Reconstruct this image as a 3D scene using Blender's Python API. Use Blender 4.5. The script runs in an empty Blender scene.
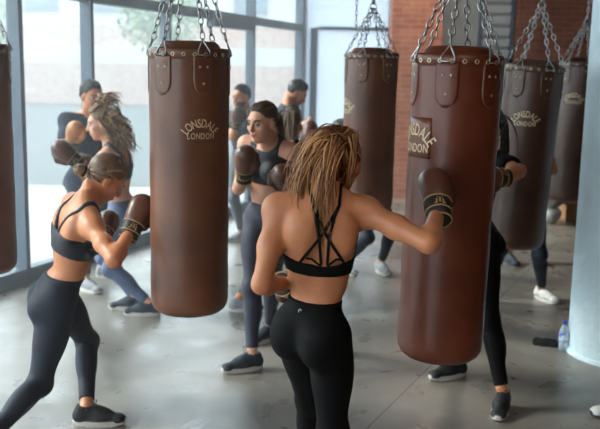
import bpy, bmesh, math, random
import numpy as np
from mathutils import Vector, Matrix
random.seed(7); np.random.seed(7)
S = bpy.context.scene
COL = S.collection
PI = math.pi
V = Vector

# ------------------------------------------------------------------ camera
FPX = 850.0; CAMH = 1.81; PITCH = math.atan(142.5/FPX); ROLL = 0.02
cam_rot = Matrix.Rotation(PI/2-PITCH, 3, 'X') @ Matrix.Rotation(ROLL, 3, 'Z')
CAMP = V((0, 0, CAMH))
cd = bpy.data.cameras.new('camera'); cam = bpy.data.objects.new('camera', cd); COL.objects.link(cam)
cam.matrix_world = Matrix.Translation(CAMP) @ cam_rot.to_4x4()
cd.sensor_width = 36; cd.lens = FPX*36/600; cd.clip_end = 300
cd.dof.use_dof = True; cd.dof.focus_distance = 3.35; cd.dof.aperture_fstop = 3.2
S.camera = cam

def ray(px, py):
    return (cam_rot @ V(((px-300)/FPX, -(py-214.5)/FPX, -1))).normalized()
def P(px, py, Y):
    d = ray(px, py); return CAMP + d*(Y/d.y)
def G(px, py, z=0.0):
    d = ray(px, py); return CAMP + d*((z-CAMH)/d.z)
def reach(par, pxy, L, sgn):
    d = ray(*pxy); o = CAMP-par
    b = o.dot(d); c = o.dot(o)-L*L; q = b*b-c
    if q <= 0:
        pt = CAMP+d*(-b); return par+(pt-par).normalized()*L
    return CAMP+d*(-b+sgn*math.sqrt(q))
def ik(a, b, l1, l2, pole):
    v = b-a; D = v.length
    if D > (l1+l2)*0.998:
        k = D/((l1+l2)*0.998); l1 *= k; l2 *= k
    u = v.normalized(); x = (l1*l1-l2*l2+D*D)/(2*D); h = math.sqrt(max(l1*l1-x*x, 0))
    p = pole-u*pole.dot(u); p.normalize()
    return a+u*x+p*h

# ------------------------------------------------------------------ materials
def srgb(r, g, b):
    f = lambda c: (c/255/12.92) if c/255 <= 0.04045 else ((c/255+0.055)/1.055)**2.4
    return (f(r), f(g), f(b), 1)
def mat(name, col, rough=0.6, metal=0.0, col2=None, scale=8.0, detail=4, bump=0.0, bscale=60.0, spec=0.5, sheen=0.0, stretch=None, lo=0.35, hi=0.65, sss=0.0, coat=0.0):
    m = bpy.data.materials.new(name); m.use_nodes = True
    nt = m.node_tree; b = nt.nodes['Principled BSDF']
    b.inputs['Base Color'].default_value = col; b.inputs['Roughness'].default_value = rough
    b.inputs['Metallic'].default_value = metal; b.inputs['Specular IOR Level'].default_value = spec
    if sheen: b.inputs['Sheen Weight'].default_value = sheen; b.inputs['Sheen Roughness'].default_value = 0.4
    if sss:
        b.inputs['Subsurface Weight'].default_value = sss; b.inputs['Subsurface Radius'].default_value = (1.0, .35, .2)
        b.inputs['Subsurface Scale'].default_value = 0.012
    if coat: b.inputs['Coat Weight'].default_value = coat; b.inputs['Coat Roughness'].default_value = .25
    tc = nt.nodes.new('ShaderNodeTexCoord')
    vec = tc.outputs['Object']
    if stretch:
        mp = nt.nodes.new('ShaderNodeMapping'); mp.inputs['Scale'].default_value = stretch
        nt.links.new(vec, mp.inputs['Vector']); vec = mp.outputs['Vector']
    if col2:
        n = nt.nodes.new('ShaderNodeTexNoise'); n.inputs['Scale'].default_value = scale; n.inputs['Detail'].default_value = detail
        nt.links.new(vec, n.inputs['Vector'])
        r = nt.nodes.new('ShaderNodeValToRGB'); r.color_ramp.elements[0].position = lo; r.color_ramp.elements[1].position = hi
        r.color_ramp.elements[0].color = col; r.color_ramp.elements[1].color = col2
        nt.links.new(n.outputs['Fac'], r.inputs['Fac']); nt.links.new(r.outputs['Color'], b.inputs['Base Color'])
    if bump:
        n2 = nt.nodes.new('ShaderNodeTexNoise'); n2.inputs['Scale'].default_value = bscale; n2.inputs['Detail'].default_value = 3
        nt.links.new(vec, n2.inputs['Vector'])
        bp = nt.nodes.new('ShaderNodeBump'); bp.inputs['Strength'].default_value = bump; bp.inputs['Distance'].default_value = 0.01
        nt.links.new(n2.outputs['Fac'], bp.inputs['Height']); nt.links.new(bp.outputs['Normal'], b.inputs['Normal'])
    return m

M = {}
M['leather'] = mat('bag_leather', srgb(90, 54, 38), .40, col2=srgb(120, 74, 50), scale=3.5, detail=8, bump=.12, bscale=28, coat=.12)
M['leather_red'] = mat('red_brown_bag_leather', srgb(88, 40, 23), .40, col2=srgb(114, 54, 32), scale=3.5, detail=8, bump=.12, bscale=28, coat=.12)
M['leather_deep'] = mat('dark_bag_leather', srgb(66, 42, 32), .42, col2=srgb(88, 56, 42), scale=3.5, detail=8, bump=.12, bscale=28, coat=.1)  # the bag leather in a darker tone, for the two rightmost bags
M['leather_dark'] = mat('bag_leather_trim', srgb(72, 42, 30), .48, col2=srgb(96, 58, 40), scale=9, detail=6, bump=.15, bscale=60)
M['steel'] = mat('chain_steel', srgb(196, 198, 200), .28, 1.0, col2=srgb(150, 150, 150), scale=20)
M['brass'] = mat('rivet_metal', srgb(205, 190, 165), .3, 1.0)
M['gold'] = mat('cream_print', srgb(232, 208, 170), .6, col2=srgb(214, 186, 146), scale=60)
M['glove'] = mat('glove_leather', srgb(74, 44, 34), .38, col2=srgb(104, 62, 46), scale=12, detail=6, bump=.15, bscale=60, coat=.15)
M['glove_tan'] = mat('tan_glove_leather', srgb(196, 138, 92), .45, col2=srgb(170, 112, 72), scale=12)
M['cuff'] = mat('glove_cuff', srgb(30, 24, 22), .55, col2=srgb(42, 34, 30), scale=30)
M['piping'] = mat('tan_piping', srgb(176, 146, 100), .6)
M['skin'] = mat('skin', srgb(206, 138, 98), .46, col2=srgb(192, 124, 86), scale=9, sss=.12, bump=.03, bscale=200)
M['skin_fair'] = mat('fair_skin', srgb(222, 168, 140), .48, col2=srgb(208, 150, 124), scale=9, sss=.12)
M['lips'] = mat('lips', srgb(178, 92, 84), .4)
M['eyewhite'] = mat('eye_white', srgb(168, 158, 152), .3)
M['iris'] = mat('iris', srgb(52, 40, 34), .2)
M['black'] = mat('black_stretch_fabric', srgb(9, 9, 11), .75, col2=srgb(12, 12, 14), scale=30, spec=.15)
M['charcoal'] = mat('charcoal_stretch_fabric', srgb(30, 36, 48), .65, col2=srgb(36, 42, 55), scale=30, spec=.35)
M['navy'] = mat('navy_stretch_fabric', srgb(38, 40, 58), .6, col2=srgb(44, 46, 66), scale=30, sheen=.2)
M['navybra'] = mat('navy_bra_fabric', srgb(26, 28, 40), .6, sheen=.2)
M['bluefab'] = mat('blue_stretch_fabric', srgb(78, 92, 122), .65, col2=srgb(88, 102, 132), scale=30, sheen=.2)
M['greyfab'] = mat('grey_stretch_fabric', srgb(84, 88, 94), .65, sheen=.2)
M['tee'] = mat('dark_cotton', srgb(40, 46, 62), .85, col2=srgb(46, 54, 72), scale=20, bump=.2, bscale=18)
M['teegrey'] = mat('charcoal_cotton', srgb(52, 56, 64), .85, col2=srgb(60, 64, 72), scale=20, bump=.2, bscale=18)
M['shoe_dark'] = mat('dark_shoe_knit', srgb(40, 46, 56), .75, col2=srgb(52, 60, 72), scale=90, bump=.2, bscale=200)
M['shoe_black'] = mat('black_shoe_knit', srgb(22, 23, 27), .7, col2=srgb(32, 33, 38), scale=90, bump=.2, bscale=200)
M['shoe_white'] = mat('white_shoe_mesh', srgb(214, 212, 208), .7, bump=.2, bscale=200)
M['shoe_grey'] = mat('grey_shoe_mesh', srgb(150, 152, 156), .7, bump=.2, bscale=200)
M['sole'] = mat('pale_sole', srgb(205, 200, 194), .6)
M['sole_dark'] = mat('dark_sole', srgb(60, 60, 62), .6)
M['frame'] = mat('window_frame_paint', srgb(78, 90, 104), .5, col2=srgb(86, 98, 112), scale=4)
M['white_wall'] = mat('white_plaster', srgb(222, 228, 234), .8, col2=srgb(214, 221, 229), scale=2, bump=.05, bscale=30)
M['grey_wall'] = mat('grey_plaster', srgb(150, 156, 160), .8, col2=srgb(140, 146, 150), scale=2)
M['louver'] = mat('louver_paint', srgb(186, 192, 196), .5)
M['column'] = mat('pale_blue_paint', srgb(196, 216, 224), .5, col2=srgb(206, 224, 231), scale=7, bump=.6, bscale=22)
M['ceil'] = mat('ceiling_paint', srgb(84, 86, 88), .85, col2=srgb(78, 80, 82), scale=1)
M['card'] = mat('cardboard', srgb(150, 112, 78), .85, col2=srgb(138, 100, 68), scale=4)
M['towel'] = mat('black_towel_cloth', srgb(12, 13, 17), .95, col2=srgb(18, 19, 25), scale=60, bump=.5, bscale=120)
M['blueplastic'] = mat('blue_plastic', srgb(34, 62, 150), .35)
M['labelwhite'] = mat('bottle_label', srgb(215, 222, 235), .5, col2=srgb(80, 110, 190), scale=16, lo=.5, hi=.52)
M['pavement'] = mat('street_paving', srgb(58, 64, 64), .8, col2=srgb(66, 71, 71), scale=.3)
M['facade'] = mat('pale_facade', srgb(168, 170, 168), .8, col2=srgb(162, 164, 162), scale=.4)
M['foliage'] = mat('foliage', srgb(88, 106, 72), .8, col2=srgb(104, 122, 86), scale=3)
M['bark'] = mat('bark', srgb(96, 84, 72), .9)
M['rooftrim'] = mat('facade_glass', srgb(92, 104, 112), .2)

def plastic_clear():
    m = bpy.data.materials.new('clear_plastic'); m.use_nodes = True; nt = m.node_tree
    out = nt.nodes['Material Output']; nt.nodes.remove(nt.nodes['Principled BSDF'])
    t = nt.nodes.new('ShaderNodeBsdfTransparent'); t.inputs[0].default_value = (.85, .92, .97, 1)
    g = nt.nodes.new('ShaderNodeBsdfPrincipled'); g.inputs['Base Color'].default_value = srgb(200, 215, 228); g.inputs['Roughness'].default_value = .15
    mx = nt.nodes.new('ShaderNodeMixShader'); mx.inputs[0].default_value = .5
    nt.links.new(t.outputs[0], mx.inputs[1]); nt.links.new(g.outputs[0], mx.inputs[2]); nt.links.new(mx.outputs[0], out.inputs[0])
    return m
M['clear'] = plastic_clear()
def glass_mat():
    m = bpy.data.materials.new('window_glass'); m.use_nodes = True; nt = m.node_tree
    out = nt.nodes['Material Output']; nt.nodes.remove(nt.nodes['Principled BSDF'])
    t = nt.nodes.new('ShaderNodeBsdfTransparent'); t.inputs[0].default_value = (.93, .975, .98, 1)
    g = nt.nodes.new('ShaderNodeBsdfGlossy'); g.inputs['Roughness'].default_value = .03
    lw = nt.nodes.new('ShaderNodeLayerWeight'); lw.inputs['Blend'].default_value = .5
    pw = nt.nodes.new('ShaderNodeMath'); pw.operation = 'POWER'; pw.inputs[1].default_value = 5; nt.links.new(lw.outputs['Facing'], pw.inputs[0])
    fr = nt.nodes.new('ShaderNodeMath'); fr.operation = 'MULTIPLY_ADD'; fr.inputs[1].default_value = .35; fr.inputs[2].default_value = .02; nt.links.new(pw.outputs[0], fr.inputs[0])
    mx = nt.nodes.new('ShaderNodeMixShader')
    nt.links.new(fr.outputs[0], mx.inputs[0]); nt.links.new(t.outputs[0], mx.inputs[1]); nt.links.new(g.outputs[0], mx.inputs[2])
    nt.links.new(mx.outputs[0], out.inputs[0]); return m
M['glass'] = glass_mat()
def frost_mat():
    m = bpy.data.materials.new('frosted_glass'); m.use_nodes = True; nt = m.node_tree
    out = nt.nodes['Material Output']; nt.nodes.remove(nt.nodes['Principled BSDF'])
    t = nt.nodes.new('ShaderNodeBsdfTranslucent'); t.inputs[0].default_value = (.62, .66, .70, 1)
    d = nt.nodes.new('ShaderNodeBsdfTransparent'); d.inputs[0].default_value = (.62, .66, .70, 1)
    mx = nt.nodes.new('ShaderNodeMixShader'); mx.inputs[0].default_value = .25
    nt.links.new(t.outputs[0], mx.inputs[1]); nt.links.new(d.outputs[0], mx.inputs[2]); nt.links.new(mx.outputs[0], out.inputs[0])
    return m
M['frost'] = frost_mat()
def brick_mat(name, c1, c2, mortar, sc):
    m = bpy.data.materials.new(name); m.use_nodes = True; nt = m.node_tree; b = nt.nodes['Principled BSDF']
    tc = nt.nodes.new('ShaderNodeTexCoord'); sx = nt.nodes.new('ShaderNodeSeparateXYZ'); cx = nt.nodes.new('ShaderNodeCombineXYZ')
    ad = nt.nodes.new('ShaderNodeMath'); ad.operation = 'ADD'
    nt.links.new(tc.outputs['Object'], sx.inputs[0]); nt.links.new(sx.outputs[0], ad.inputs[0]); nt.links.new(sx.outputs[1], ad.inputs[1])
    nt.links.new(ad.outputs[0], cx.inputs[0]); nt.links.new(sx.outputs[2], cx.inputs[1])
    br = nt.nodes.new('ShaderNodeTexBrick'); br.inputs['Scale'].default_value = sc
    br.inputs['Color1'].default_value = c1; br.inputs['Color2'].default_value = c2; br.inputs['Mortar'].default_value = mortar
    br.inputs['Mortar Size'].default_value = .012; br.inputs['Brick Width'].default_value = .5; br.inputs['Row Height'].default_value = .16
    nt.links.new(cx.outputs[0], br.inputs['Vector'])
    n = nt.nodes.new('ShaderNodeTexNoise'); n.inputs['Scale'].default_value = 3; nt.links.new(tc.outputs['Object'], n.inputs['Vector'])
    mx = nt.nodes.new('ShaderNodeMixRGB'); mx.blend_type = 'OVERLAY'; mx.inputs[0].default_value = .5
    nt.links.new(br.outputs['Color'], mx.inputs[1]); nt.links.new(n.outputs['Fac'], mx.inputs[2])
    nt.links.new(mx.outputs[0], b.inputs['Base Color']); b.inputs['Roughness'].default_value = .85
    bp = nt.nodes.new('ShaderNodeBump'); bp.inputs['Strength'].default_value = .4; bp.inputs['Distance'].default_value = .01; bp.invert = True
    nt.links.new(br.outputs['Fac'], bp.inputs['Height']); nt.links.new(bp.outputs['Normal'], b.inputs['Normal'])
    return m
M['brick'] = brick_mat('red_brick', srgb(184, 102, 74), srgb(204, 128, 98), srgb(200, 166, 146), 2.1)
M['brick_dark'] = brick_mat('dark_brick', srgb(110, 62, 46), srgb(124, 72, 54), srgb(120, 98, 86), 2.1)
M['brick_far'] = brick_mat('far_pink_brick', srgb(158, 134, 126), srgb(162, 140, 131), srgb(160, 148, 141), 1.0)
def floor_mat():
    m = bpy.data.materials.new('polished_concrete'); m.use_nodes = True; nt = m.node_tree; b = nt.nodes['Principled BSDF']
    tc = nt.nodes.new('ShaderNodeTexCoord')
    def noise(sc, det, dist=0.0):
        n = nt.nodes.new('ShaderNodeTexNoise'); n.inputs['Scale'].default_value = sc; n.inputs['Detail'].default_value = det; n.inputs['Distortion'].default_value = dist
        nt.links.new(tc.outputs['Object'], n.inputs['Vector']); return n
    n1 = noise(1.3, 10, .8); n2 = noise(4, 8, .5)
    r = nt.nodes.new('ShaderNodeValToRGB'); e = r.color_ramp.elements
    e[0].position = .2; e[0].color = srgb(88, 82, 75); e[1].position = .80; e[1].color = srgb(160, 154, 146)
    e2 = r.color_ramp.elements.new(.5); e2.color = srgb(124, 118, 110)
    nt.links.new(n1.outputs['Fac'], r.inputs['Fac'])
    mx = nt.nodes.new('ShaderNodeMixRGB'); mx.blend_type = 'OVERLAY'; mx.inputs[0].default_value = .18
    nt.links.new(r.outputs[0], mx.inputs[1]); nt.links.new(n2.outputs['Fac'], mx.inputs[2])
    nt.links.new(mx.outputs[0], b.inputs['Base Color'])
    rr = nt.nodes.new('ShaderNodeMapRange'); rr.inputs[1].default_value = .3; rr.inputs[2].default_value = .7; rr.inputs[3].default_value = .24; rr.inputs[4].default_value = .42
    nt.links.new(n2.outputs['Fac'], rr.inputs[0]); nt.links.new(rr.outputs[0], b.inputs['Roughness'])
    b.inputs['Specular IOR Level'].default_value = .6
    return m
M['floor'] = floor_mat()
def hair_mat(name, dark, mid, light, rough=.45):
    m = bpy.data.materials.new(name); m.use_nodes = True; nt = m.node_tree; b = nt.nodes['Principled BSDF']
    a = nt.nodes.new('ShaderNodeAttribute'); a.attribute_name = 'strand'
    r = nt.nodes.new('ShaderNodeValToRGB'); e = r.color_ramp.elements
    e[0].position = 0; e[0].color = dark; e[1].position = 1; e[1].color = light
    e2 = r.color_ramp.elements.new(.5); e2.color = mid
    nt.links.new(a.outputs['Fac'], r.inputs['Fac']); nt.links.new(r.outputs[0], b.inputs['Base Color'])
    b.inputs['Roughness'].default_value = rough
    return m
M['hair_gold'] = hair_mat('honey_brown_hair', srgb(84, 50, 30), srgb(152, 100, 60), srgb(212, 160, 106))
M['hair_ash'] = hair_mat('ash_brown_hair', srgb(84, 64, 48), srgb(128, 100, 76), srgb(176, 144, 112))
M['hair_brown'] = hair_mat('brown_hair', srgb(58, 42, 32), srgb(88, 64, 48), srgb(122, 92, 68))
M['hair_curl'] = hair_mat('dark_blonde_curls', srgb(100, 74, 52), srgb(150, 116, 82), srgb(206, 172, 128))
M['hair_dark'] = hair_mat('dark_hair', srgb(28, 24, 24), srgb(44, 36, 34), srgb(66, 52, 46))

# ------------------------------------------------------------------ object helpers
def setp(o, label=None, cat=None, group=None, kind=None):
    if label: o['label'] = label
    if cat: o['category'] = cat
    if group: o['group'] = group
    if kind: o['kind'] = kind
    return o
def empty(name, loc, label, cat, group=None):
    o = bpy.data.objects.new(name, None); COL.objects.link(o); o.location = loc; o.empty_display_size = .1
    return setp(o, label, cat, group)
def mesh_obj(name, verts, faces, m, parent=None, smooth=True, loc=None):
    me = bpy.data.meshes.new(name)
    me.from_pydata([tuple(v) for v in verts], [], faces); me.update()
    if smooth: me.polygons.foreach_set('use_smooth', [True]*len(me.polygons))
    me.materials.append(m)
    o = bpy.data.objects.new(name, me); COL.objects.link(o)
    if parent: o.parent = parent
    if loc is not None: o.location = loc
    return o
def np_obj(name, verts, quads, m, parent=None, off=(0, 0, 0)):
    me = bpy.data.meshes.new(name); n = len(verts); k = len(quads)
    me.vertices.add(n); me.vertices.foreach_set('co', (verts-np.array(off, dtype=np.float32)).astype(np.float32).ravel())
    me.loops.add(k*4); me.loops.foreach_set('vertex_index', quads.astype(np.int32).ravel())
    me.polygons.add(k); me.polygons.foreach_set('loop_start', np.arange(0, k*4, 4, dtype=np.int32))
    me.polygons.foreach_set('use_smooth', np.ones(k, dtype=bool))
    me.update(calc_edges=True); me.validate(); me.materials.append(m)
    o = bpy.data.objects.new(name, me); COL.objects.link(o)
    if parent: o.parent = parent
    return o
class MB:
    """collects shapes into one mesh"""
    def __init__(s): s.v = []; s.f = []; s.a = []
    def add(s, vs, fs, val=0.0):
        b = len(s.v); s.v += [V(v) for v in vs]; s.a += [val]*len(vs); s.f += [tuple(i+b for i in f) for f in fs]
    def box(s, lo, hi, rot=None, at=None):
        x0, y0, z0 = lo; x1, y1, z1 = hi
        vs = [V(p) for p in ((x0,y0,z0),(x1,y0,z0),(x1,y1,z0),(x0,y1,z0),(x0,y0,z1),(x1,y0,z1),(x1,y1,z1),(x0,y1,z1))]
        if rot: vs = [rot @ v for v in vs]
        if at: vs = [v+at for v in vs]
        s.add(vs, [(0,3,2,1),(4,5,6,7),(0,1,5,4),(1,2,6,5),(2,3,7,6),(3,0,4,7)])
    def tube(s, pts, rad, n=6, val=0.0, closed=False, flat=None):
        pts = [V(p) for p in pts]; k = len(pts)
        if not hasattr(rad, '__len__'): rad = [rad]*k
        vs = []; fs = []; nrm = None
        for i, p in enumerate(pts):
            t = (pts[(i+1) % k]-pts[i-1]) if closed else (pts[min(i+1, k-1)]-pts[max(i-1, 0)])
            if t.length < 1e-9: t = V((0, 0, 1))
            t.normalize()
            if nrm is None:
                nrm = t.orthogonal().normalized()
            nrm = (nrm-t*nrm.dot(t))
            if nrm.length < 1e-6: nrm = t.orthogonal()
            nrm.normalize(); bn = t.cross(nrm)
            for j in range(n):
                a = 2*PI*j/n; vs.append(p+(nrm*math.cos(a)+bn*math.sin(a))*rad[i])
        m = k if closed else k-1
        for i in range(m):
            for j in range(n):
                a = i*n+j; b = i*n+(j+1) % n; c = ((i+1) % k)*n+(j+1) % n; d = ((i+1) % k)*n+j
                fs.append((a, b, c, d))
        if not closed: fs += [tuple(range(n-1, -1, -1)), tuple((k-1)*n+j for j in range(n))]
        s.add(vs, fs, val)
    def lathe(s, prof, n=32, at=V((0, 0, 0)), rot=None, cap=True):
        vs = []; fs = []
        for r, z in prof:
            for j in range(n):
                a = 2*PI*j/n; v = V((r*math.cos(a), r*math.sin(a), z))
                if rot: v = rot @ v
                vs.append(v+at)
        for i in range(len(prof)-1):
            for j in range(n):
                fs.append((i*n+j, i*n+(j+1) % n, (i+1)*n+(j+1) % n, (i+1)*n+j))
        if cap: fs += [tuple(range(n-1, -1, -1)), tuple((len(prof)-1)*n+j for j in range(n))]
        s.add(vs, fs)
    def build(s, name, m, parent=None, off=V((0, 0, 0)), smooth=True, attr=False):
        o = mesh_obj(name, [v-off for v in s.v], s.f, m, parent, smooth)
        if attr:
            at = o.data.attributes.new('strand', 'FLOAT', 'POINT'); at.data.foreach_set('value', s.a)
        return o

# ------------------------------------------------------------------ signed-distance surfaces
class Prim:
    def __init__(s, kind, k, tag, **q): s.kind = kind; s.k = k; s.tag = tag; s.__dict__.update(q)
    def bbox(s):
        if s.kind == 'cone':
            r = max(s.r1, s.r2); a = np.minimum(s.a, s.b)-r; b = np.maximum(s.a, s.b)+r
        else:
            r = max(s.r); a = s.c-r; b = s.c+r
        return a-s.k-.03, b+s.k+.03
    def ev(s, X):
        if s.kind == 'cone':
            ba = s.b-s.a; l2 = float(ba@ba); rr = s.r1-s.r2; a2 = l2-rr*rr; il2 = 1/l2
            pa = X-s.a; y = pa@ba; z = y-l2
            d = pa*l2-y[..., None]*ba; x2 = (d*d).sum(-1); y2 = y*y*l2; z2 = z*z*l2
            k = np.sign(rr)*rr*rr*x2
            o = (np.sqrt(np.maximum(x2*a2*il2, 0))+y*rr)*il2-s.r1
            m1 = np.sign(z)*a2*z2 > k; m2 = np.sign(y)*a2*y2 < k
            o = np.where(m2, np.sqrt(x2+y2)*il2-s.r1, o)
            o = np.where(m1, np.sqrt(x2+z2)*il2-s.r2, o)
            return o
        q = (X-s.c)@s.R
        k0 = np.sqrt(((q/s.r)**2).sum(-1)); k1 = np.sqrt(((q/(s.r*s.r))**2).sum(-1))+1e-9
        return k0*(k0-1)/k1
def A(v): return np.array(v, dtype=np.float32)
def cone(a, b, r1, r2, k=.02, tag='t'): 
    a = A(a); b = A(b)
    if abs(r1-r2) > .95*np.linalg.norm(b-a): r2 = r1-np.sign(r1-r2)*.9*float(np.linalg.norm(b-a))
    return Prim('cone', k, tag, a=a, b=b, r1=r1, r2=r2)
def ell(c, R, r, k=.02, tag='t', sub=False): 
    p = Prim('ell', k, tag, c=A(c), R=np.array(R, dtype=np.float32), r=A(r)); p.sub = sub; return p
def ball(c, r, k=.02, tag='t'): return ell(c, np.eye(3), (r, r, r), k, tag)
def smin(a, b, k):
    h = np.maximum(k-np.abs(a-b), 0)/k
    return np.minimum(a, b)-h*h*k*.25
class Grid:
    def __init__(s, prims, h, pad=.03):
        lo = np.min([p.bbox()[0] for p in prims], 0)-pad; hi = np.max([p.bbox()[1] for p in prims], 0)+pad
        s.lo = lo.astype(np.float32); s.h = h; s.n = np.ceil((hi-lo)/h).astype(int)+1
    def axes(s, i0, i1):
        return np.stack(np.meshgrid(*[s.lo[a]+s.h*np.arange(i0[a], i1[a], dtype=np.float32) for a in range(3)], indexing='ij'), -1)
    def field(s, prims):
        F = np.full(s.n, .5, np.float32)
        for p in prims:
            a, b = p.bbox(); i0 = np.clip(np.floor((a-s.lo)/s.h).astype(int), 0, s.n); i1 = np.clip(np.ceil((b-s.lo)/s.h).astype(int)+1, 0, s.n)
            if (i1 <= i0).any(): continue
            X = s.axes(i0, i1); d = p.ev(X).astype(np.float32)
            sl = tuple(slice(i0[q], i1[q]) for q in range(3))
            if getattr(p, 'sub', False): F[sl] = -smin(-F[sl], d, p.k)
            else: F[sl] = smin(F[sl], d, p.k)
        return F
    def all(s): return s.axes((0, 0, 0), s.n)
def sdf_at(prims, X):
    F = np.full(X.shape[:-1], .5, np.float32)
    for p in prims:
        d = p.ev(X)
        F = -smin(-F, d, p.k) if getattr(p, 'sub', False) else smin(F, d, p.k)
    return F
def nets(F, lo, h):
    F = F.copy(); F[[0, -1]] = .5; F[:, [0, -1]] = .5; F[:, :, [0, -1]] = .5
    Sg = F < 0; c = np.zeros(tuple(n-1 for n in F.shape), np.int8)
    offs = [(i, j, k) for i in (0, 1) for j in (0, 1) for k in (0, 1)]
    n0, n1, n2 = F.shape
    for i, j, k in offs: c += Sg[i:n0-1+i, j:n1-1+j, k:n2-1+k]
    act = (c > 0) & (c < 8); idx = np.argwhere(act); N = len(idx)
    acc = np.zeros((N, 3), np.float32); cnt = np.zeros(N, np.float32)
    for a in range(3):
        o1, o2 = [q for q in range(3) if q != a]
        for u in (0, 1):
            for w in (0, 1):
                st = np.zeros(3, int); st[o1] = u; st[o2] = w; en = st.copy(); en[a] = 1
                pa = idx+st; pb = idx+en
                fa = F[pa[:, 0], pa[:, 1], pa[:, 2]]; fb = F[pb[:, 0], pb[:, 1], pb[:, 2]]
                m = (fa < 0) != (fb < 0); t = np.where(m, fa/np.where(m, fa-fb, 1), 0)
                pt = st[None, :].astype(np.float32).repeat(N, 0); pt[:, a] += t
                acc += pt*m[:, None]; cnt += m
    verts = lo+h*(idx+acc/cnt[:, None])
    vid = np.full(act.shape, -1, np.int32); vid[act] = np.arange(N)
    Q = []
    for a in range(3):
        o1 = (a+1) % 3; o2 = (a+2) % 3
        s0 = [slice(None)]*3; s1 = [slice(None)]*3; s0[a] = slice(0, -1); s1[a] = slice(1, None)
        ed = np.argwhere(Sg[tuple(s0)] != Sg[tuple(s1)])
        if not len(ed): continue
        fl = Sg[ed[:, 0], ed[:, 1], ed[:, 2]]
        def cell(d1, d2):
            e = ed.copy(); e[:, o1] -= d1; e[:, o2] -= d2; return vid[e[:, 0], e[:, 1], e[:, 2]]
        q = np.stack([cell(1, 1), cell(0, 1), cell(0, 0), cell(1, 0)], 1)
        q[~fl] = q[~fl][:, ::-1]; Q.append(q)
    return verts, np.concatenate(Q)
def relax(verts, quads, it=1, lam=.5):
    for _ in range(it):
        acc = np.zeros_like(verts); cnt = np.zeros(len(verts), np.float32)
        for i in range(4):
            a = quads[:, i]; b = quads[:, (i+1) % 4]
            np.add.at(acc, a, verts[b]); np.add.at(cnt, a, 1); np.add.at(acc, b, verts[a]); np.add.at(cnt, b, 1)
        verts = verts*(1-lam)+lam*acc/np.maximum(cnt, 1)[:, None]
    return verts
def sdf_obj(name, prims, h, m, parent=None, off=(0, 0, 0), it=0):
    g = Grid(prims, h); v, q = nets(g.field(prims), g.lo, h)
    if it: v = relax(v, q, it)
    return np_obj(name, v, q, m, parent, off)

# ------------------------------------------------------------------ boxing glove, shoe, eye (shared meshes)
I3 = np.eye(3)
def glove_meshes():
    h = .0055   # local: y towards the knuckles, z the back of the hand, +x the thumb side; origin at the wrist
    pr = [cone((0, .0, 0), (0, .05, 0), .046, .050, .02), ell((0, .105, .012), I3, (.060, .078, .050), .03),
          ell((0, .135, -.012), I3, (.058, .056, .056), .03), ell((0, .10, -.032), I3, (.050, .05, .032), .02),
          cone((.048, .045, -.012), (.066, .095, -.028), .024, .026, .012), cone((.066, .095, -.028), (.050, .142, -.040), .026, .021, .012)]
    g = Grid(pr, h); v, q = nets(g.field(pr), g.lo, h)
    a = np_obj('boxing_glove', v, q, M['glove']); 
    mb = MB(); mb.lathe([(.034, -.052), (.0445, -.050), (.0470, -.02), (.0515, .028), (.0525, .034), (.047, .036)], 28, rot=Matrix.Rotation(-PI/2, 3, 'X'))
    b = mb.build('cuff', M['cuff'])
    mb = MB()
    for y, r in ((-.050, .0450), (-.014, .0482), (.032, .0530)):
        mb.tube([(r*math.cos(t), y, r*math.sin(t)) for t in [2*PI*i/28 for i in range(28)]], .0032, 6, closed=True)
    c = mb.build('piping', M['piping'])
    mb = MB()       # small worn emblem on the strap
    for (z0, z1, x0, x1) in ((-.006, -.001, -.020, .020), (-.001, .014, -.014, -.008), (-.001, .020, -.002, .004), (-.001, .014, .010, .016), (.020, .024, -.010, .012)):
        vs = []
        for (u, w) in ((x0, z0), (x1, z0), (x1, z1), (x0, z1)):
            t = u/.0500; rr = .0515; vs.append((rr*math.sin(t), w, rr*math.cos(t)))
        vs2 = [(x*.96, y, z*.96) for x, y, z in vs]
        mb.add(vs+vs2, [(0, 1, 2, 3), (7, 6, 5, 4), (0, 4, 5, 1), (1, 5, 6, 2), (2, 6, 7, 3), (3, 7, 4, 0)])
    d = mb.build('emblem', M['piping'], smooth=False)
    out = [o.data for o in (a, b, c, d)]
    for o in (a, b, c, d): bpy.data.objects.remove(o)
    return out
GLOVE = glove_meshes()
def add_glove(parent, base, wrist, fdir, back, right, root, m=None):
    y = fdir.normalized(); z = (back-y*back.dot(y)); z.normalize(); x = y.cross(z)
    R = Matrix((x, y, z)).transposed()
    if not right: R = R @ Matrix.Diagonal((-1, 1, 1))
    mw = Matrix.Translation(wrist-root) @ R.to_4x4()
    g = bpy.data.objects.new('boxing_glove', GLOVE[0]); COL.objects.link(g); g.parent = parent; g.matrix_local = mw
    if m:
        g.data = GLOVE[0].copy(); g.data.materials[0] = m; g['label'] = 'tan leather boxing glove'
    for nm, me in zip(('cuff', 'piping', 'emblem'), GLOVE[1:]):
        c = bpy.data.objects.new(nm, me); COL.objects.link(c); c.parent = g
    return g
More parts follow.
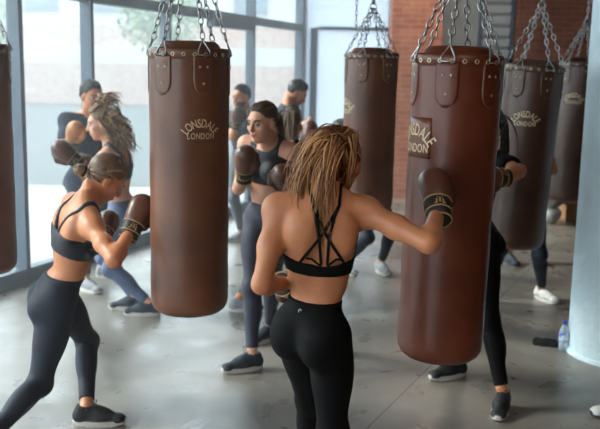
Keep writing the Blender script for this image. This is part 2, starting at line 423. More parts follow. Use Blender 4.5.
def shoe_meshes():
    h = .006    # local: y forward, origin on the ground below the ankle
    pr = [cone((0, -.035, .045), (0, .06, .045), .036, .040, .03), cone((0, .06, .040), (.002, .150, .030), .040, .030, .03),
          cone((0, -.025, .055), (0, -.018, .098), .036, .037, .03), ell((0, .165, .032), I3, (.042, .035, .024), .02),
          cone((0, .02, .085), (0, .10, .055), .028, .026, .03)]
    g = Grid(pr, h); F = g.field(pr); X = g.all()
    F = np.maximum(F, .020-X[..., 2]); F = np.maximum(F, X[..., 2]-.105-.25*(X[..., 1]+.02)*0)
    v, q = nets(F, g.lo, h); v = relax(v, q, 1, .4)
    up = np_obj('shoe', v, q, M['shoe_dark'])
    mb = MB(); n = 40; prof = []
    for i in range(n):
        t = 2*PI*i/n; y = .065-.135*math.cos(t); w = .040+.008*math.sin((y+.07)/.27*PI)*(1 if y > 0 else .4)
        x = w*math.copysign(abs(math.sin(t))**.7, math.sin(t)); prof.append((x, y))
    rings = []
    for z, s in ((0, .95), (.006, 1.0), (.024, 1.02), (.030, .97)):
        lift = lambda y: .010*max(0, (y-.12)/.08)**2
        rings += [(x*s, .065+(y-.065)*s, z+lift(y)) for x, y in prof]
    fs = []
    for r in range(3):
        for j in range(n): fs.append((r*n+j, r*n+(j+1) % n, (r+1)*n+(j+1) % n, (r+1)*n+j))
    fs += [tuple(range(n)), tuple(3*n+j for j in range(n-1, -1, -1))]
    mb.add(rings, fs); so = mb.build('sole', M['sole'])
    mb = MB()
    for i in range(5):
        y = .045+.018*i; z = .103-.0095*i-.0012*i*i
        mb.tube([(-.024, y-.006, z-.012), (-.010, y, z), (.010, y+.003, z), (.024, y-.004, z-.012)], .0032, 5)
    for sg in (-1, 1): mb.tube([(0, .04, .106), (sg*.02, .035, .125), (sg*.035, .045, .118), (sg*.012, .045, .106)], .0025, 5)
    la = mb.build('laces', M['shoe_dark'])
    out = [o.data for o in (up, so, la)]
    for o in (up, so, la): bpy.data.objects.remove(o)
    return out
SHOE = shoe_meshes(); SHOE_M = {}
def add_shoe(parent, ankle_ground, yaw, lift, root, um, sm):
    if um not in SHOE_M:
        u = SHOE[0].copy(); u.materials[0] = M[um]; l = SHOE[2].copy(); l.materials[0] = M['shoe_white' if um == 'shoe_grey' else um]; SHOE_M[um] = (u, l)
    if sm not in SHOE_M:
        so = SHOE[1].copy(); so.materials[0] = M[sm]; SHOE_M[sm] = so
    toe = V((math.sin(yaw), math.cos(yaw), 0))
    R = Matrix.Rotation(-yaw, 4, 'Z')
    piv = Matrix.Translation((0, .13, 0)); 
    mw = Matrix.Translation(ankle_ground-root) @ R @ piv @ Matrix.Rotation(-lift, 4, 'X') @ piv.inverted()
    o = bpy.data.objects.new('shoe', SHOE_M[um][0]); COL.objects.link(o); o.parent = parent; o.matrix_local = mw
    for nm, me in (('sole', SHOE_M[sm]), ('laces', SHOE_M[um][1])):
        c = bpy.data.objects.new(nm, me); COL.objects.link(c); c.parent = o
    a = Matrix.Translation(root) @ mw
    return a.to_3x3() @ V((0, 0, .085)) + a.translation, a

def eye_mesh():
    mb = MB(); n = 12; mb.lathe([(.0125*math.sin(PI*i/10)+1e-5, -.0125*math.cos(PI*i/10)) for i in range(11)], n, cap=False); a = mb.build('eye', M['eyewhite'])
    mb = MB(); mb.lathe([(.0001, .0131), (.004, .0128), (.0080, .0104)], 12, cap=False, rot=Matrix.Rotation(-PI/2, 3, 'X')); b = mb.build('iris', M['iris'])
    out = (a.data, b.data); bpy.data.objects.remove(a); bpy.data.objects.remove(b); return out
EYE = eye_mesh()

# ------------------------------------------------------------------ people
def yv(deg):
    a = math.radians(deg); return V((math.sin(a), math.cos(a), 0))
def frame(front, up):
    u = up.normalized(); f = (front-u*front.dot(u)).normalized(); r = f.cross(u)
    return r, f, u
PEOPLE = {}
def person(q):
    s = q.get('s', 1.0); male = q.get('male', False); h = q.get('h', .011)
    pel = P(*q['pelvis']); N = P(*q['neck']); root = V((pel.x, pel.y, 0))
    skin = M[q.get('skin', 'skin')]
    E = empty('person', root, q['label'], 'person')
    up = (N-pel).normalized(); trunk = (N-pel).length
    rc, fc, uc = frame(yv(q['yawc']), up); rh, fh, uh = frame(yv(q['yawh']), (up+V((0, 0, 1.2))).normalized())
    Rc = Matrix((rc, fc, uc)).transposed(); Rh = Matrix((rh, fh, uh)).transposed()
    Wp = pel.lerp(N, .40)+(fc+fh)*.012*s; rw, fw, uw = frame((fc+fh), up); Rw = Matrix((rw, fw, uw)).transposed()
    C = pel.lerp(N, .68)
    shw = (.185 if male else .158)*s; hpw = (.085 if male else .083)*s
    sh = {}; hp = {}
    for sd, sg in (('L', -1), ('R', 1)):
        o = q.get('sh'+sd, (0, 0, 0))
        sh[sd] = N+rc*(sg*shw+o[0])+fc*(.010*s+o[1])+uc*(-.055*s+o[2]); hp[sd] = pel+rh*sg*hpw
    ht = 'head'
    if 'headpx' in q: hc = reach(N+fc*.01, q['headpx'][:2], .185*s, q['headpx'][2])
    else: hc = N+uc*.17*s+fc*.03*s
    hy, hpi, hr = q['head']
    Hm = Matrix.Rotation(-math.radians(hy), 3, 'Z') @ Matrix.Rotation(math.radians(hpi), 3, 'X') @ Matrix.Rotation(math.radians(hr), 3, 'Y')
    hl = lambda x, y, z: hc+Hm @ (V((x, y, z))*s)
    T = []; 
    # torso
    wm = 1.12 if male else 1.0
    hk_ = q.get('hipk', 1.0)
    T += [ell(pel+uh*.045*s, Rh, A((.140*hk_, .098*hk_, .105))*s, .04), ell(Wp, Rw, A((.113*wm, .084*wm, .12))*s, .05),
          ell(C-uc*.01*s, Rc, A((.132*wm, .100*wm, .15))*s, .05), ell(N-uc*.085*s+fc*.012*s, Rc, A((.135*wm, .078*wm, .075))*s, .05)]
    for sg in (-1, 1):
        T.append(ell(pel+rh*sg*.068*s-fh*.055*s*hk_-uh*.028*s, Rh, A((.083*hk_, .080*hk_, .088))*s, .035))
        T.append(ell(C+rc*sg*.075*s-fc*.062*s+uc*.05*s, Rc, A((.052, .034, .075))*s, .035))
        if not male: T.append(ell(C+rc*sg*.063*s+fc*.078*s+uc*.0*s, Rc, A((.060, .052, .056))*s, .025))
        else: T.append(ell(C+rc*sg*.07*s+fc*.07*s+uc*.05*s, Rc, A((.075, .04, .06))*s, .04))
    shp = []
    ra = 1.18 if male else 1.0
    for sd in 'LR':
        shp += [cone(N-uc*.055*s, sh[sd], .058*s, .046*s*ra, .05), cone(N+uc*.035*s, sh[sd]*.72+N*.28+uc*.018*s, .036*s, .026*s, .05), ball(sh[sd], .050*s*ra, .04)]
    nb = hl(0, -.030, -.075)
    neck = [cone(N-uc*.03*s+fc*.012*s, nb, .056*s*ra, .049*s*ra, .035)]
    groove = []
    if q.get('back'):
        gv = [C-fc*.125*s+uc*.10*s, Wp-fw*.118*s-uw*.02*s]
        g = cone(gv[0], gv[1], .022*s, .022*s, .035); g.sub = True; groove = [g]
    # legs
    legs = {}; ank = {}; feet = []
    thl, shl = .405*s, .395*s
    for sd in 'LR':
        lg = q['leg'+sd]
        gp = G(*lg['px']) if 'px' in lg else V((lg['xy'][0], lg['xy'][1], 0))
        ankw, am = add_shoe(E, gp, math.radians(lg['yaw']), math.radians(lg.get('lift', 0)), root, q['shoe'], q.get('sole', 'sole'))
        pole = yv(lg.get('pole', q['yawh'])); kn = ik(hp[sd], ankw, thl, shl, pole)
        ax = (ankw-kn).normalized(); bk = -(pole-ax*pole.dot(ax)).normalized(); tx = (kn-hp[sd]).normalized(); bt = -(pole-tx*pole.dot(tx)).normalized()
        lk = q.get('legk', 1.0); L = [cone(hp[sd], kn, .082*s*lk, .050*s, .04), ell(hp[sd].lerp(kn, .35)-bt*.012*s, Matrix((tx.cross(bt), bt, tx)).transposed(), A((.072*lk, .074*lk, .15))*s, .04),
             ball(kn-bk*.004, .052*s, .03), cone(kn, ankw, .047*s, .032*s, .03), ell(kn.lerp(ankw, .30)+bk*.016*s, Matrix((ax.cross(bk), bk, ax)).transposed(), A((.046, .048, .105))*s, .03)]
        F_ = [cone(ankw, am @ V((0, .0, .05)), .033*s, .030*s, .02), cone(am @ V((0, -.02, .045)), am @ V((0, .13, .035)), .028, .022, .02)]
        legs[sd] = L; ank[sd] = (kn, ankw); feet += F_
    # arms
    arms = []; upper = {}; gl = {}
    for sd in 'LR':
        a = q['arm'+sd]; el = reach(sh[sd], a[0][:2], .275*s, a[0][2]); wr = reach(el, a[1][:2], .235*s, a[1][2])
        d = (wr-el).normalized()
        upper[sd] = [cone(sh[sd], el, .043*s*ra, .035*s*ra, .03), ball(sh[sd].lerp(el, .5), .042*s*ra, .03)]
        back = a[2] if len(a) > 2 else -uc
        fd = a[3].normalized() if len(a) > 3 else d
        an_ = d.angle(fd); mx_ = math.radians(q.get('wristbend', 32))
        if an_ > mx_: fd = d.slerp(fd, mx_/an_) if hasattr(d, 'slerp') else (d+fd).normalized()
        arms += [cone(el, wr, .036*s*ra, .026*s*ra, .02), ball(el.lerp(wr, .24), .040*s*ra, .02), ball(wr+fd*.06*s, .034*s, .02)]
        gl[sd] = (el, wr); 
        if not q.get('bare'):
            add_glove(E, None, wr, fd, back, sd == 'R', root, M['glove_tan'] if a[-1] == 'tan' else None)
    # head
    hk = .018*s; D = lambda a: A(a)*s
    H = [ell(hl(0, -.018, .035), Hm, D((.074, .094, .086)), hk), ell(hl(0, .022, -.035), Hm, D((.058, .066, .076)), .03*s),
         ell(hl(0, .058, -.092), Hm, D((.024, .020, .020)), .03*s), ell(hl(0, .062, .030), Hm, D((.050, .028, .020)), .02*s),
         cone(hl(0, .088, .012), hl(0, .104, -.026), .008*s, .0125*s, .010*s), ell(hl(0, .096, -.030), Hm, D((.016, .011, .009)), .008*s),
         ell(hl(0, .084, -.056), Hm, D((.024, .012, .0065)), .006*s), ell(hl(0, .081, -.067), Hm, D((.020, .011, .007)), .006*s)]
    for sg in (-1, 1):
        H.append(ell(hl(sg*.040, .052, -.022), Hm, D((.024, .026, .022)), .02*s))
        H.append(ell(hl(sg*.073, -.010, -.008), Hm, D((.010, .020, .032)), .008*s))
        e = ell(hl(sg*.031, .092, .004), Hm, D((.016, .013, .009)), .012*s, sub=True); H.append(e)
    body = T+shp+neck+groove+sum(upper.values(), [])+arms+sum(legs.values(), [])+feet+H
    g = Grid(body, h); X = None
    off = np.array(root, dtype=np.float32)
    v, qd = nets(g.field(body), g.lo, h); v = relax(v, qd, 1, .35)
    np_obj('body', v, qd, skin, E, off)
    def halfsp(pt, n): return (g.all()-A(pt))@A(n)
    # leggings
    if q.get('legs'):
        th = .006 if not q.get('loose') else .014
        F = g.field([T[0], T[1], T[4], T[7]])
        wl = q.get('waist', .115)
        for sd in 'LR':
            Fl = g.field(legs[sd]); kn, an = ank[sd]; ax = (an-kn).normalized()
            Fl = np.maximum(Fl, halfsp(an-ax*q.get('hem', .055), ax)); F = smin(F, Fl, .035)
        F = np.maximum(F-th, halfsp(pel+uh*wl*s, (uh*.9+uw*.1).normalized()))
        v, qd = nets(F, g.lo, h); v = relax(v, qd, 1, .35)
        np_obj('leggings' if not male else 'trousers', v, qd, M[q['legs']], E, off)
        q['_legF'] = None
    if q.get('bra'):
        F = g.field(T+shp[:])-.006; X = g.all()-A(C)
        lx = X@A(rc); lz = X@A(uc); ly = X@A(fc); s_ = s
        bot = -.085*s_; topf = q.get('bratop', .075)*s_; topb = q.get('bratopb', .02)*s_
        topz = np.where(ly > -.0, topf-np.clip(np.abs(lx)-.03, 0, 1)*0.3, topb)
        band = np.maximum(bot-lz, lz-topz)
        reg = band
        if q.get('straps', True):
            w = q.get('strapw', .016)*s_
            for sg in (-1, 1):
                xc = sg*(.075*s_)+np.where(ly < 0, -sg*np.clip((.16*s_-lz), 0, .14)*.35, 0)
                reg = np.minimum(reg, np.maximum(np.abs(lx-xc)-w, -lz))
        F = np.maximum(F, reg)
        v, qd = nets(F, g.lo, h); v = relax(v, qd, 1, .3)
        np_obj('sports_bra', v, qd, M[q['bra']], E, off)
    if q.get('tee'):
        F = g.field(T+shp)
        for sd in 'LR':
            Fu = g.field(upper[sd]); el = gl[sd][0]; ax = (el-sh[sd]).normalized()
            F = smin(F, np.maximum(Fu-.008, halfsp(sh[sd].lerp(el, .62), ax)), .03)
        F = np.maximum(F-.012, halfsp(pel-uh*.06*s, -uh)); F = np.maximum(F, halfsp(N+uc*.015*s, uc))
        v, qd = nets(F, g.lo, h); v = relax(v, qd, 2, .4)
        np_obj('t_shirt', v, qd, M[q['tee']], E, off)
    # eyes, brows, lips
    for sg in (-1, 1):
        mw = Matrix.Translation(hl(sg*.031, .0760, .003)-root) @ Hm.to_4x4() @ Matrix.Scale(s, 4)
        e = bpy.data.objects.new('eye', EYE[0]); COL.objects.link(e); e.parent = E; e.matrix_local = mw
        i = bpy.data.objects.new('iris', EYE[1]); COL.objects.link(i); i.parent = e
        mb = MB(); mb.tube([hl(sg*x, y, z) for x, y, z in ((.012, .0945, .022), (.026, .093, .028), (.040, .083, .028), (.050, .070, .022))], [.002*s, .0032*s, .003*s, .0012*s], 5)
        mb.build('eyebrow', M[q.get('hairm', 'hair_brown')], E, root)
    if not male:
        lp = [ell(hl(0, .088, -.056), Hm, D((.021, .0095, .0052)), .004), ell(hl(0, .085, -.066), Hm, D((.017, .0095, .0058)), .004)]
        sdf_obj('lips', lp, .0035, M['lips'], E, off)
    info = dict(E=E, root=root, hl=hl, Hm=Hm, hc=hc, s=s, N=N, pel=pel, C=C, rc=rc, fc=fc, uc=uc, prims=body, sh=sh, gl=gl, off=off, h=h, skinprims=T+shp)
    print('%-26s trunk %.2f headtop %.2f pelz %.2f' % (q['label'][:26], trunk, hl(0, 0, .12).z, pel.z), 'Lw', tuple(round(c, 2) for c in gl['L'][1]), 'Rw', tuple(round(c, 2) for c in gl['R'][1]))
    return info

# ---- hair
def hair_cap(I, thick=.012, line=0.0, low=-.07, strands=None, mb=None, n=160, seg=7, rad=.0055, target=None, spread=.02, wav=.004, side=1.0, tail=None):
    """strands that lie along the skull from the hairline to a gathering point"""
    mb = mb or MB(); s = I['s']; hl = I['hl']
    rx, ry, rz = .078, .098, .090
    tgt = V(target)
    for i in range(n):
        # roots around the hairline ring (front, temples, nape)
        a = 2*PI*(i+random.random()*.8)/n
        sx = math.sin(a); cy = math.cos(a)
        zr = (.085 if cy > .3 else (.085+(cy-.3)*.12 if cy > -.4 else -.075)) if line == 0 else line
        if abs(sx) > .8: zr = .02 if cy > 0 else -.03
        if abs(sx) > .8 and cy > .2: continue
        # root on ellipsoid at elevation
        dz = (zr-.035)/rz; dz = max(-.98, min(.98, dz)); rr = math.sqrt(1-dz*dz)
        p0 = V((sx*rr, cy*rr, dz)); t1 = V(((tgt.x)/rx, (tgt.y+.018)/ry, (tgt.z-.035)/rz)); t1.normalize()
        pts = []; lift = random.uniform(-.002, thick)
        for k in range(seg):
            u = k/(seg-1); w = p0.lerp(t1, u)
            if w.length < .15: w += V((sx*.3, 0, .3))
            w.normalize(); rad_ = 1+ (lift*math.sin(PI*min(1, u*1.2+.1)))/.09
            x = w.x*rx*rad_+random.gauss(0, wav*.3); y = -.018+w.y*ry*rad_; z = .035+w.z*rz*rad_+random.gauss(0, wav*.3)
            pts.append(hl(x, y, z))
        mb.tube(pts, [rad*s*(.7+.5*math.sin(PI*k/(seg-1))) for k in range(seg)], 5, random.random())
    return mb
def cap_under(I, m, low=-.06, front=.085, name='hair', extra=(), cutx=None):
    """solid scalp of hair under the strands: skull offset cut by the hairline"""
    s = I['s']; hl = I['hl']; Hm = I['Hm']
    pr = [ell(hl(0, -.020, .037), Hm, A((.081, .099, .091))*s, .01)]+list(extra)
    g = Grid(pr, .006 if I['h'] < .01 else .009); F = g.field(pr); X = (g.all()-A(I['hc']))@np.array(Hm, dtype=np.float32)/s
    x, y, z = X[..., 0], X[..., 1], X[..., 2]
    cut = np.maximum(y-(.030+.045*np.clip((z-.03)/.06, -1.2, 1)), low-z)     # keep behind the hairline and above the nape
    ears = np.where(np.abs(x) > .055, np.maximum(y+.012-.06*np.clip((z-.02)/.05, -0.5, 1), -.02-z+np.clip(-y-.03, 0, .1)*1.5*-1), -1)
    F = np.maximum(F, cut*s)
    F = np.maximum(F, np.where((np.abs(x) > .05) & (z < .03), (y+.025), -1)*s)
    v, q = nets(F, g.lo, g.h); v = relax(v, q, 1, .4)
    o = np_obj(name, v, q, m, I['E'], I['off'])
    at = o.data.attributes.new('strand', 'FLOAT', 'POINT'); 
    at.data.foreach_set('value', np.clip(.25+.18*np.random.randn(len(v)), 0, 1).astype(np.float32))
    return o
def bez(p, n):
    k = len(p)-1; out = []
    for i in range(n):
        t = i/(n-1); w = V((0, 0, 0))
        for j, c in enumerate(p): w += V(c)*(math.comb(k, j)*t**j*(1-t)**(k-j))
        out.append(w)
    return out
def locks(mb, I, start, ctrl, n, r0, spread0, spread1, seg=9, wav=0.0, curl=0.0, loc=True, clump=0):
    s = I['s']; hl = I['hl']; J0 = J1 = V((0, 0, 0)); tone = .5
    for i in range(n):
        if clump and i % clump == 0: J0 = V([random.gauss(0, spread0) for _ in '123']); J1 = V([random.gauss(0, spread1) for _ in '123']); tone = random.random()
        j0 = V((random.gauss(0, spread0), random.gauss(0, spread0), random.gauss(0, spread0)))
        j1 = V((random.gauss(0, spread1), random.gauss(0, spread1), random.gauss(0, spread1)))
        if clump: j0 = J0*.7+j0*.8; j1 = J1*.75+j1*.75
        cp = [V(start)+j0]+[V(c)+j0*(1-(k+1)/len(ctrl))+j1*((k+1)/len(ctrl)) for k, c in enumerate(ctrl)]
        pts = bez(cp, seg); ph = random.uniform(0, 6.28); fr = random.uniform(.8, 1.3)
        if curl:
            pts = [p+V((math.cos(ph+fr*k*1.3), math.sin(ph+fr*k*1.3), math.sin(ph*2+fr*k)))*curl*min(1, k/3) for k, p in enumerate(pts)]
        elif wav:
            pts = [p+V((math.sin(ph+k*.9), math.cos(ph+k*.7), 0))*wav*min(1, k/3) for k, p in enumerate(pts)]
        w = [hl(*p) for p in pts] if loc else pts
        mb.tube(w, [r0*s*random.uniform(.7, 1.2)*(1-.85*(k/(seg-1))**1.6) for k in range(seg)], 5, min(1, max(0, tone+random.gauss(0, .2))) if clump else random.random())
    return mb

# ================================================================== the setting
WA = G(0, 291); WB = G(238, 213); wd = (WB-WA).normalized(); wn = V((wd.y, -wd.x, 0))     # wn points into the room
WC = G(297, 291-.328*297)                                                        # far corner of the glass wall
def wpt(px): return G(px, 291-.328*px)
def wlen(px): return (wpt(px)-WC).dot(wd)                                                    # negative towards the camera
BY = WC.y+.05; ZC = 3.75
WR = Matrix((wd, wn, V((0, 0, 1)))).transposed()
def wbox(mb, l0, l1, z0, z1, d0=-.05, d1=.05): mb.box((l0, d0, z0), (l1, d1, z1), WR, V((WC.x, WC.y, 0)))
def struct(name, mb, m, smooth=False): return setp(mb.build(name, m, smooth=smooth), kind='structure')
mb = MB(); mb.box((-9, -3, -.2), (7.2, BY+.3, 0)); struct('floor', mb, M['floor'])
def setback_ceiling():
    mb = MB(); e0 = WC-wd*17-wn*.1; e1 = WC-wn*.1; pts = [(e0.x, e0.y), (7.2, e0.y), (7.2, BY+.3), (e1.x, BY+.3), (e1.x, e1.y)]
    vs = [V((x, y, ZC)) for x, y in pts]+[V((x, y, ZC+.2)) for x, y in pts]; n = len(pts)
    mb.add(vs, [tuple(range(n-1, -1, -1)), tuple(range(n, 2*n))]+[(i, (i+1) % n, n+(i+1) % n, n+i) for i in range(n)]); return struct('ceiling', mb, M['ceil'])
setback_ceiling()
# saw-cut joints in the concrete
mb = MB()
j0, j1 = G(350, 445), G(404, 392)
jd = (j1-j0).normalized(); jn = V((jd.y, -jd.x, 0))
for k in (0, -3.2, 3.2):
    a = j0-jd*3+jn*k; b = j0+jd*9+jn*k
    mb.add([a-jn*.003+V((0, 0, .0004)), a+jn*.003+V((0, 0, .0004)), b+jn*.003+V((0, 0, .0004)), b-jn*.003+V((0, 0, .0004))], [(0, 1, 2, 3)])
M['joint'] = mat('joint_filler', srgb(92, 88, 82), .8)
struct('trim_1', mb, M['joint'])
# glass wall on the left
tz = 1.81+ (P(160, 7, wpt(160).y).z-1.81)
edges = [(24, .05), (92, .045), (167, .04), (249, .045), (297, .10)]
ls = [wlen(p) for p, w in edges]
gap = ls[1]-ls[0]
left = [ls[0]-2.2*k for k in range(4, 0, -1)]
marks = [(l, .05) for l in left]+list(zip(ls, [w for p, w in edges]))
for i in range(len(marks)-1):
    (l0, w0), (l1, w1) = marks[i], marks[i+1]
    W = empty('window_%d' % (i+1), (0, 0, 0), None, None); setp(W, kind='structure')
    mb = MB(); wbox(mb, l0+w0*.5, l1-w1*.5, 0, .13); wbox(mb, l0+w0*.5, l1-w1*.5, tz-.05, tz+.05, -.045, .045); wbox(mb, l0+w0*.5, l1-w1*.5, ZC-.12, ZC)
    wbox(mb, l1-w1*.5, l1+w1*.5, 0, ZC, -.06, .06)
    if i == 0: wbox(mb, l0-w0*.5, l0+w0*.5, 0, ZC, -.06, .06)
    if i == len(marks)-3:                    # the bay with a deeper header
        wbox(mb, wlen(210), l1-w1*.5, tz-.13, tz+.05, -.05, .06)
    mb.build('window_frame', M['frame'], W, smooth=False)
    mb = MB(); wbox(mb, l0+w0*.5, l1-w1*.5, .13, tz-.05, -.006, .006); mb.build('pane', M['glass'], W, smooth=False)
    mb = MB(); wbox(mb, l0+w0*.5, l1-w1*.5, tz+.05, ZC-.12, -.006, .006); mb.build('pane', M['glass'], W, smooth=False)
# back walls
def xat(px, y=120): return P(px, y, BY).x
x0 = WC.x+.06
xw = xat(393)
mb = MB(); mb.box((xw-.12, BY, 0), (xw+.2, BY+.2, ZC)); mb.box((x0, BY, 0), (xat(305), BY+.2, ZC)); struct('wall_back', mb, M['white_wall'])
xb0, xb1 = P(391, 60, BY-.35).x, P(441, 60, BY-.35).x
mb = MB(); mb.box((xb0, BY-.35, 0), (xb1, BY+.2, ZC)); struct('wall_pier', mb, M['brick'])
xc1 = P(514, 40, BY).x
mb = MB(); mb.box((xb1, BY, 0), (xc1, BY+.2, ZC)); struct('wall_recess', mb, M['grey_wall'])
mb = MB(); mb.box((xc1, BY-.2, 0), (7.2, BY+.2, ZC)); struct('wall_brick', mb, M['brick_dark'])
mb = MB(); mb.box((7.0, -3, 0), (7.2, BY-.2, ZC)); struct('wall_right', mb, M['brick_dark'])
# louvred window in the recess
W = empty('window_%d' % (len(marks)), (0, 0, 0), None, None); setp(W, kind='structure')
a, b = xat(478, 30), xat(513, 30); zt, zb = P(490, -12, BY).z, P(490, 62, BY).z
mb = MB()
for (u0, u1, v0, v1) in ((a, a+.06, zb, zt), (b-.06, b, zb, zt), (a, b, zb, zb+.06), (a, b, zt-.06, zt)): mb.box((u0, BY-.05, v0), (u1, BY-.002, v1))
mb.build('window_frame', M['frame'], W, smooth=False)
mb = MB(); z = zb+.12
while z < zt-.1:
    mb.box((-(b-a)/2+.06, -.012, -.055), ((b-a)/2-.06, .006, .055), Matrix.Rotation(.5, 3, 'X'), V(((a+b)/2, BY-.045, z))); z += .16
mb.build('louver', M['louver'], W, smooth=False)
# frosted glazing in the back wall: a tall mullion, a header and white translucent panes
W = empty('window_%d' % (len(marks)+1), (0, 0, 0), None, None); setp(W, kind='structure')
xa, xm, xz = xat(305), xat(312.5), xw-.12; zt = P(330, 28, BY).z
mb = MB(); mb.box((xm-.05, BY-.03, 0), (xm+.05, BY+.06, zt)); mb.box((xm+.05, BY-.01, zt-.02), (xz, BY+.05, zt+.02)); mb.box((xa, BY, 0), (xz, BY+.06, .10)); mb.build('window_frame', M['frame'], W, smooth=False)
for (u0, u1, v0, v1) in ((xa, xm-.05, .10, ZC), (xm+.05, xz, .10, zt-.02), (xm-.05, xz, zt+.02, ZC)):
    mb = MB(); mb.box((u0, BY+.01, v0), (u1, BY+.02, v1)); mb.build('pane', M['frost'], W, smooth=False)
mb = MB(); mb.box((-2.6, -3.2, 0), (7.2, -3, ZC)); struct('wall_blocker', mb, M['brick_dark'])  # unseen wall added behind the camera to cut fill light on the right
# street outside
mb = MB(); mb.box((-90, -20, -.35), (30, 90, -.22)); struct('ground_street', mb, M['pavement'])
mb = MB(); mb.box((-70, 48, -.2), (8, 48.4, 2.1)); struct('wall_street', mb, M['brick_far'])
bE = empty('building', (-25, 62, 0), 'pale building across the street seen through the glass wall', 'building')
mb = MB(); mb.box((-45, 0, -.3), (32, 8, 3.4)); mb.box((-45, .4, 4.9), (32, 8, 9)); mb.build('wall', M['facade'], bE, smooth=False)
mb = MB(); mb.box((-45, .3, 3.4), (32, 8, 4.9)); mb.build('brick_band', M['brick_far'], bE, smooth=False)
for k in range(14):
    mb = MB(); mb.box((-40+5*k, .2, 5.8), (-37.6+5*k, .5, 8)); mb.build('window', M['rooftrim'], bE, smooth=False)
def tree(x, y, hgt, r, label):
    E = empty('tree', (x, y, -.25), label, 'tree', None)
    mb = MB(); mb.tube([(0, 0, 0), (.1, 0, hgt*.4), (0, .1, hgt*.7)], [.16, .12, .06], 8); mb.build('trunk', M['bark'], E)
    mb = MB(); rr = random.Random(x)
    for i in range(900):
        d = V((rr.gauss(0, 1), rr.gauss(0, 1), rr.gauss(0, 1))).normalized()*r*rr.random()**.4; c = d+V((0, 0, hgt*.75))
        u = V((rr.gauss(0, 1), rr.gauss(0, 1), rr.gauss(0, 1))).normalized(); w = u.orthogonal().normalized(); q = .16
        mb.add([c-u*q, c+w*q*.5, c+u*q, c-w*q*.5], [(0, 1, 2, 3)])
    mb.build('crown', M['foliage'], E, smooth=False)
tree(-5.6, 34, 5.6, 1.7, 'green tree in the street behind the first big punching bag')
tree(-13.5, 36, 5.4, 1.8, 'green tree in the street farther left behind the glass wall')

# column on the right
cc = P(622, 360, 5.45); mb = MB(); mb.lathe([(.355, 0), (.355, ZC)], 64, cap=False)
mb.lathe([(.37, 0), (.37, .02), (.355, .03)], 64, cap=False)
o = mb.build('column', M['column']); o.location = (cc.x, cc.y, 0); setp(o, 'round column in pale blue rough paint at the right edge', 'column')

# ================================================================== punching bags
def link_pts(c, t, nrm, a=.021, b=.0115, n=12):
    w = t.cross(nrm); out = []
    for i in range(n):
        th = 2*PI*i/n; out.append(c+t*(a*math.cos(th))+w*(b*math.sin(th)))
    return out
def chain_mesh(mb, p0, p1, wire=.0034, a=.021, b=.0115, n=10, k=5, phase=0):
    d = p1-p0; L = d.length; t = d.normalized(); pitch = 2*(a-wire*1.1); m = max(2, int(round(L/pitch))); n1 = t.orthogonal().normalized(); n2 = t.cross(n1)
    for i in range(m):
        c = p0+d*((i+.5)/m); nr = n1 if (i+phase) % 2 else n2
        nr = (nr*math.cos(.5)+t.cross(nr)*math.sin(.5))
        mb.tube(link_pts(c, t, nr, a, b, n), wire, k, closed=True)
_tx = {}
def glyph(ch):
    if ch not in _tx:
        cu = bpy.data.curves.new('t', 'FONT'); cu.body = ch; cu.size = 1; cu.resolution_u = 4; cu.offset = .012
        o = bpy.data.objects.new('t', cu); COL.objects.link(o); bpy.context.view_layer.update()
        me = bpy.data.meshes.new_from_object(o.evaluated_get(bpy.context.evaluated_depsgraph_get()))
        vs = [v.co.copy() for v in me.vertices]; fs = [tuple(p.vertices) for p in me.polygons]
        bpy.data.objects.remove(o); x0 = min(v.x for v in vs); x1 = max(v.x for v in vs)
        _tx[ch] = ([V((v.x-(x0+x1)/2, v.y, 0)) for v in vs], fs, x1-x0)
    return _tx[ch]
def lettering(name, R, phi, z0, k, parent, m):
    """arched word over a straight word, wrapped on the drum of radius R facing angle phi (0 = towards -Y)"""
    mb = MB()
    def put(ch, fx):
        vs, fs, w = glyph(ch); out = []
        for v in vs:
            u, z = fx(v); th = phi+u/R; out.append((  (R+.0016)*math.sin(th), -(R+.0016)*math.cos(th), z0+z))
        mb.add(out, fs)
    word = 'LONSDALE'; r0 = .078*k; tot = math.radians(116)
    ws = [glyph(c)[2]+.16 for c in word]; sm = sum(ws); acc = 0
    for c, w in zip(word, ws):
        a = -tot/2+tot*(acc+w/2)/sm; acc += w
        def fx(v, a=a):
            x = v.x*.052*k*.72; y = v.y*.056*k; rr = r0+y
            return rr*math.sin(a)+x*math.cos(a), rr*math.cos(a)-x*math.sin(a)-.075*k
        put(c, fx)
    word = 'LONDON'; ws = [glyph(c)[2]+.14 for c in word]; sm = sum(ws); acc = -sm/2
    for c, w in zip(word, ws):
        xo = acc+w/2; acc += w
        put(c, lambda v, xo=xo: ((v.x+xo)*.0285*k, v.y*.040*k-.052*k))
    return mb.build(name, m, parent, smooth=False)
def wrap_patch(mb, R, phi, z0, z1, wfun, t=.003, n=10, rows=10):
    vs = []; fs = []
    for layer in (R+t, R-.004):
        for i in range(rows+1):
            v = i/rows; z = z0+(z1-z0)*v; w = wfun(v)
            for j in range(n+1):
                th = phi+(-w+2*w*j/n)/R; vs.append((layer*math.sin(th), -layer*math.cos(th), z))
    m = (rows+1)*(n+1); ix = lambda l, i, j: l*m+i*(n+1)+j
    for i in range(rows):
        for j in range(n): fs.append((ix(0, i, j), ix(0, i, j+1), ix(0, i+1, j+1), ix(0, i+1, j)))
        fs += [(ix(0, i, 0), ix(0, i+1, 0), ix(1, i+1, 0), ix(1, i, 0)), (ix(0, i, n), ix(1, i, n), ix(1, i+1, n), ix(0, i+1, n))]
    for j in range(n):
        fs += [(ix(0, 0, j), ix(1, 0, j), ix(1, 0, j+1), ix(0, 0, j+1)), (ix(0, rows, j), ix(0, rows, j+1), ix(1, rows, j+1), ix(1, rows, j))]
    mb.add(vs, fs)
BAGS = []
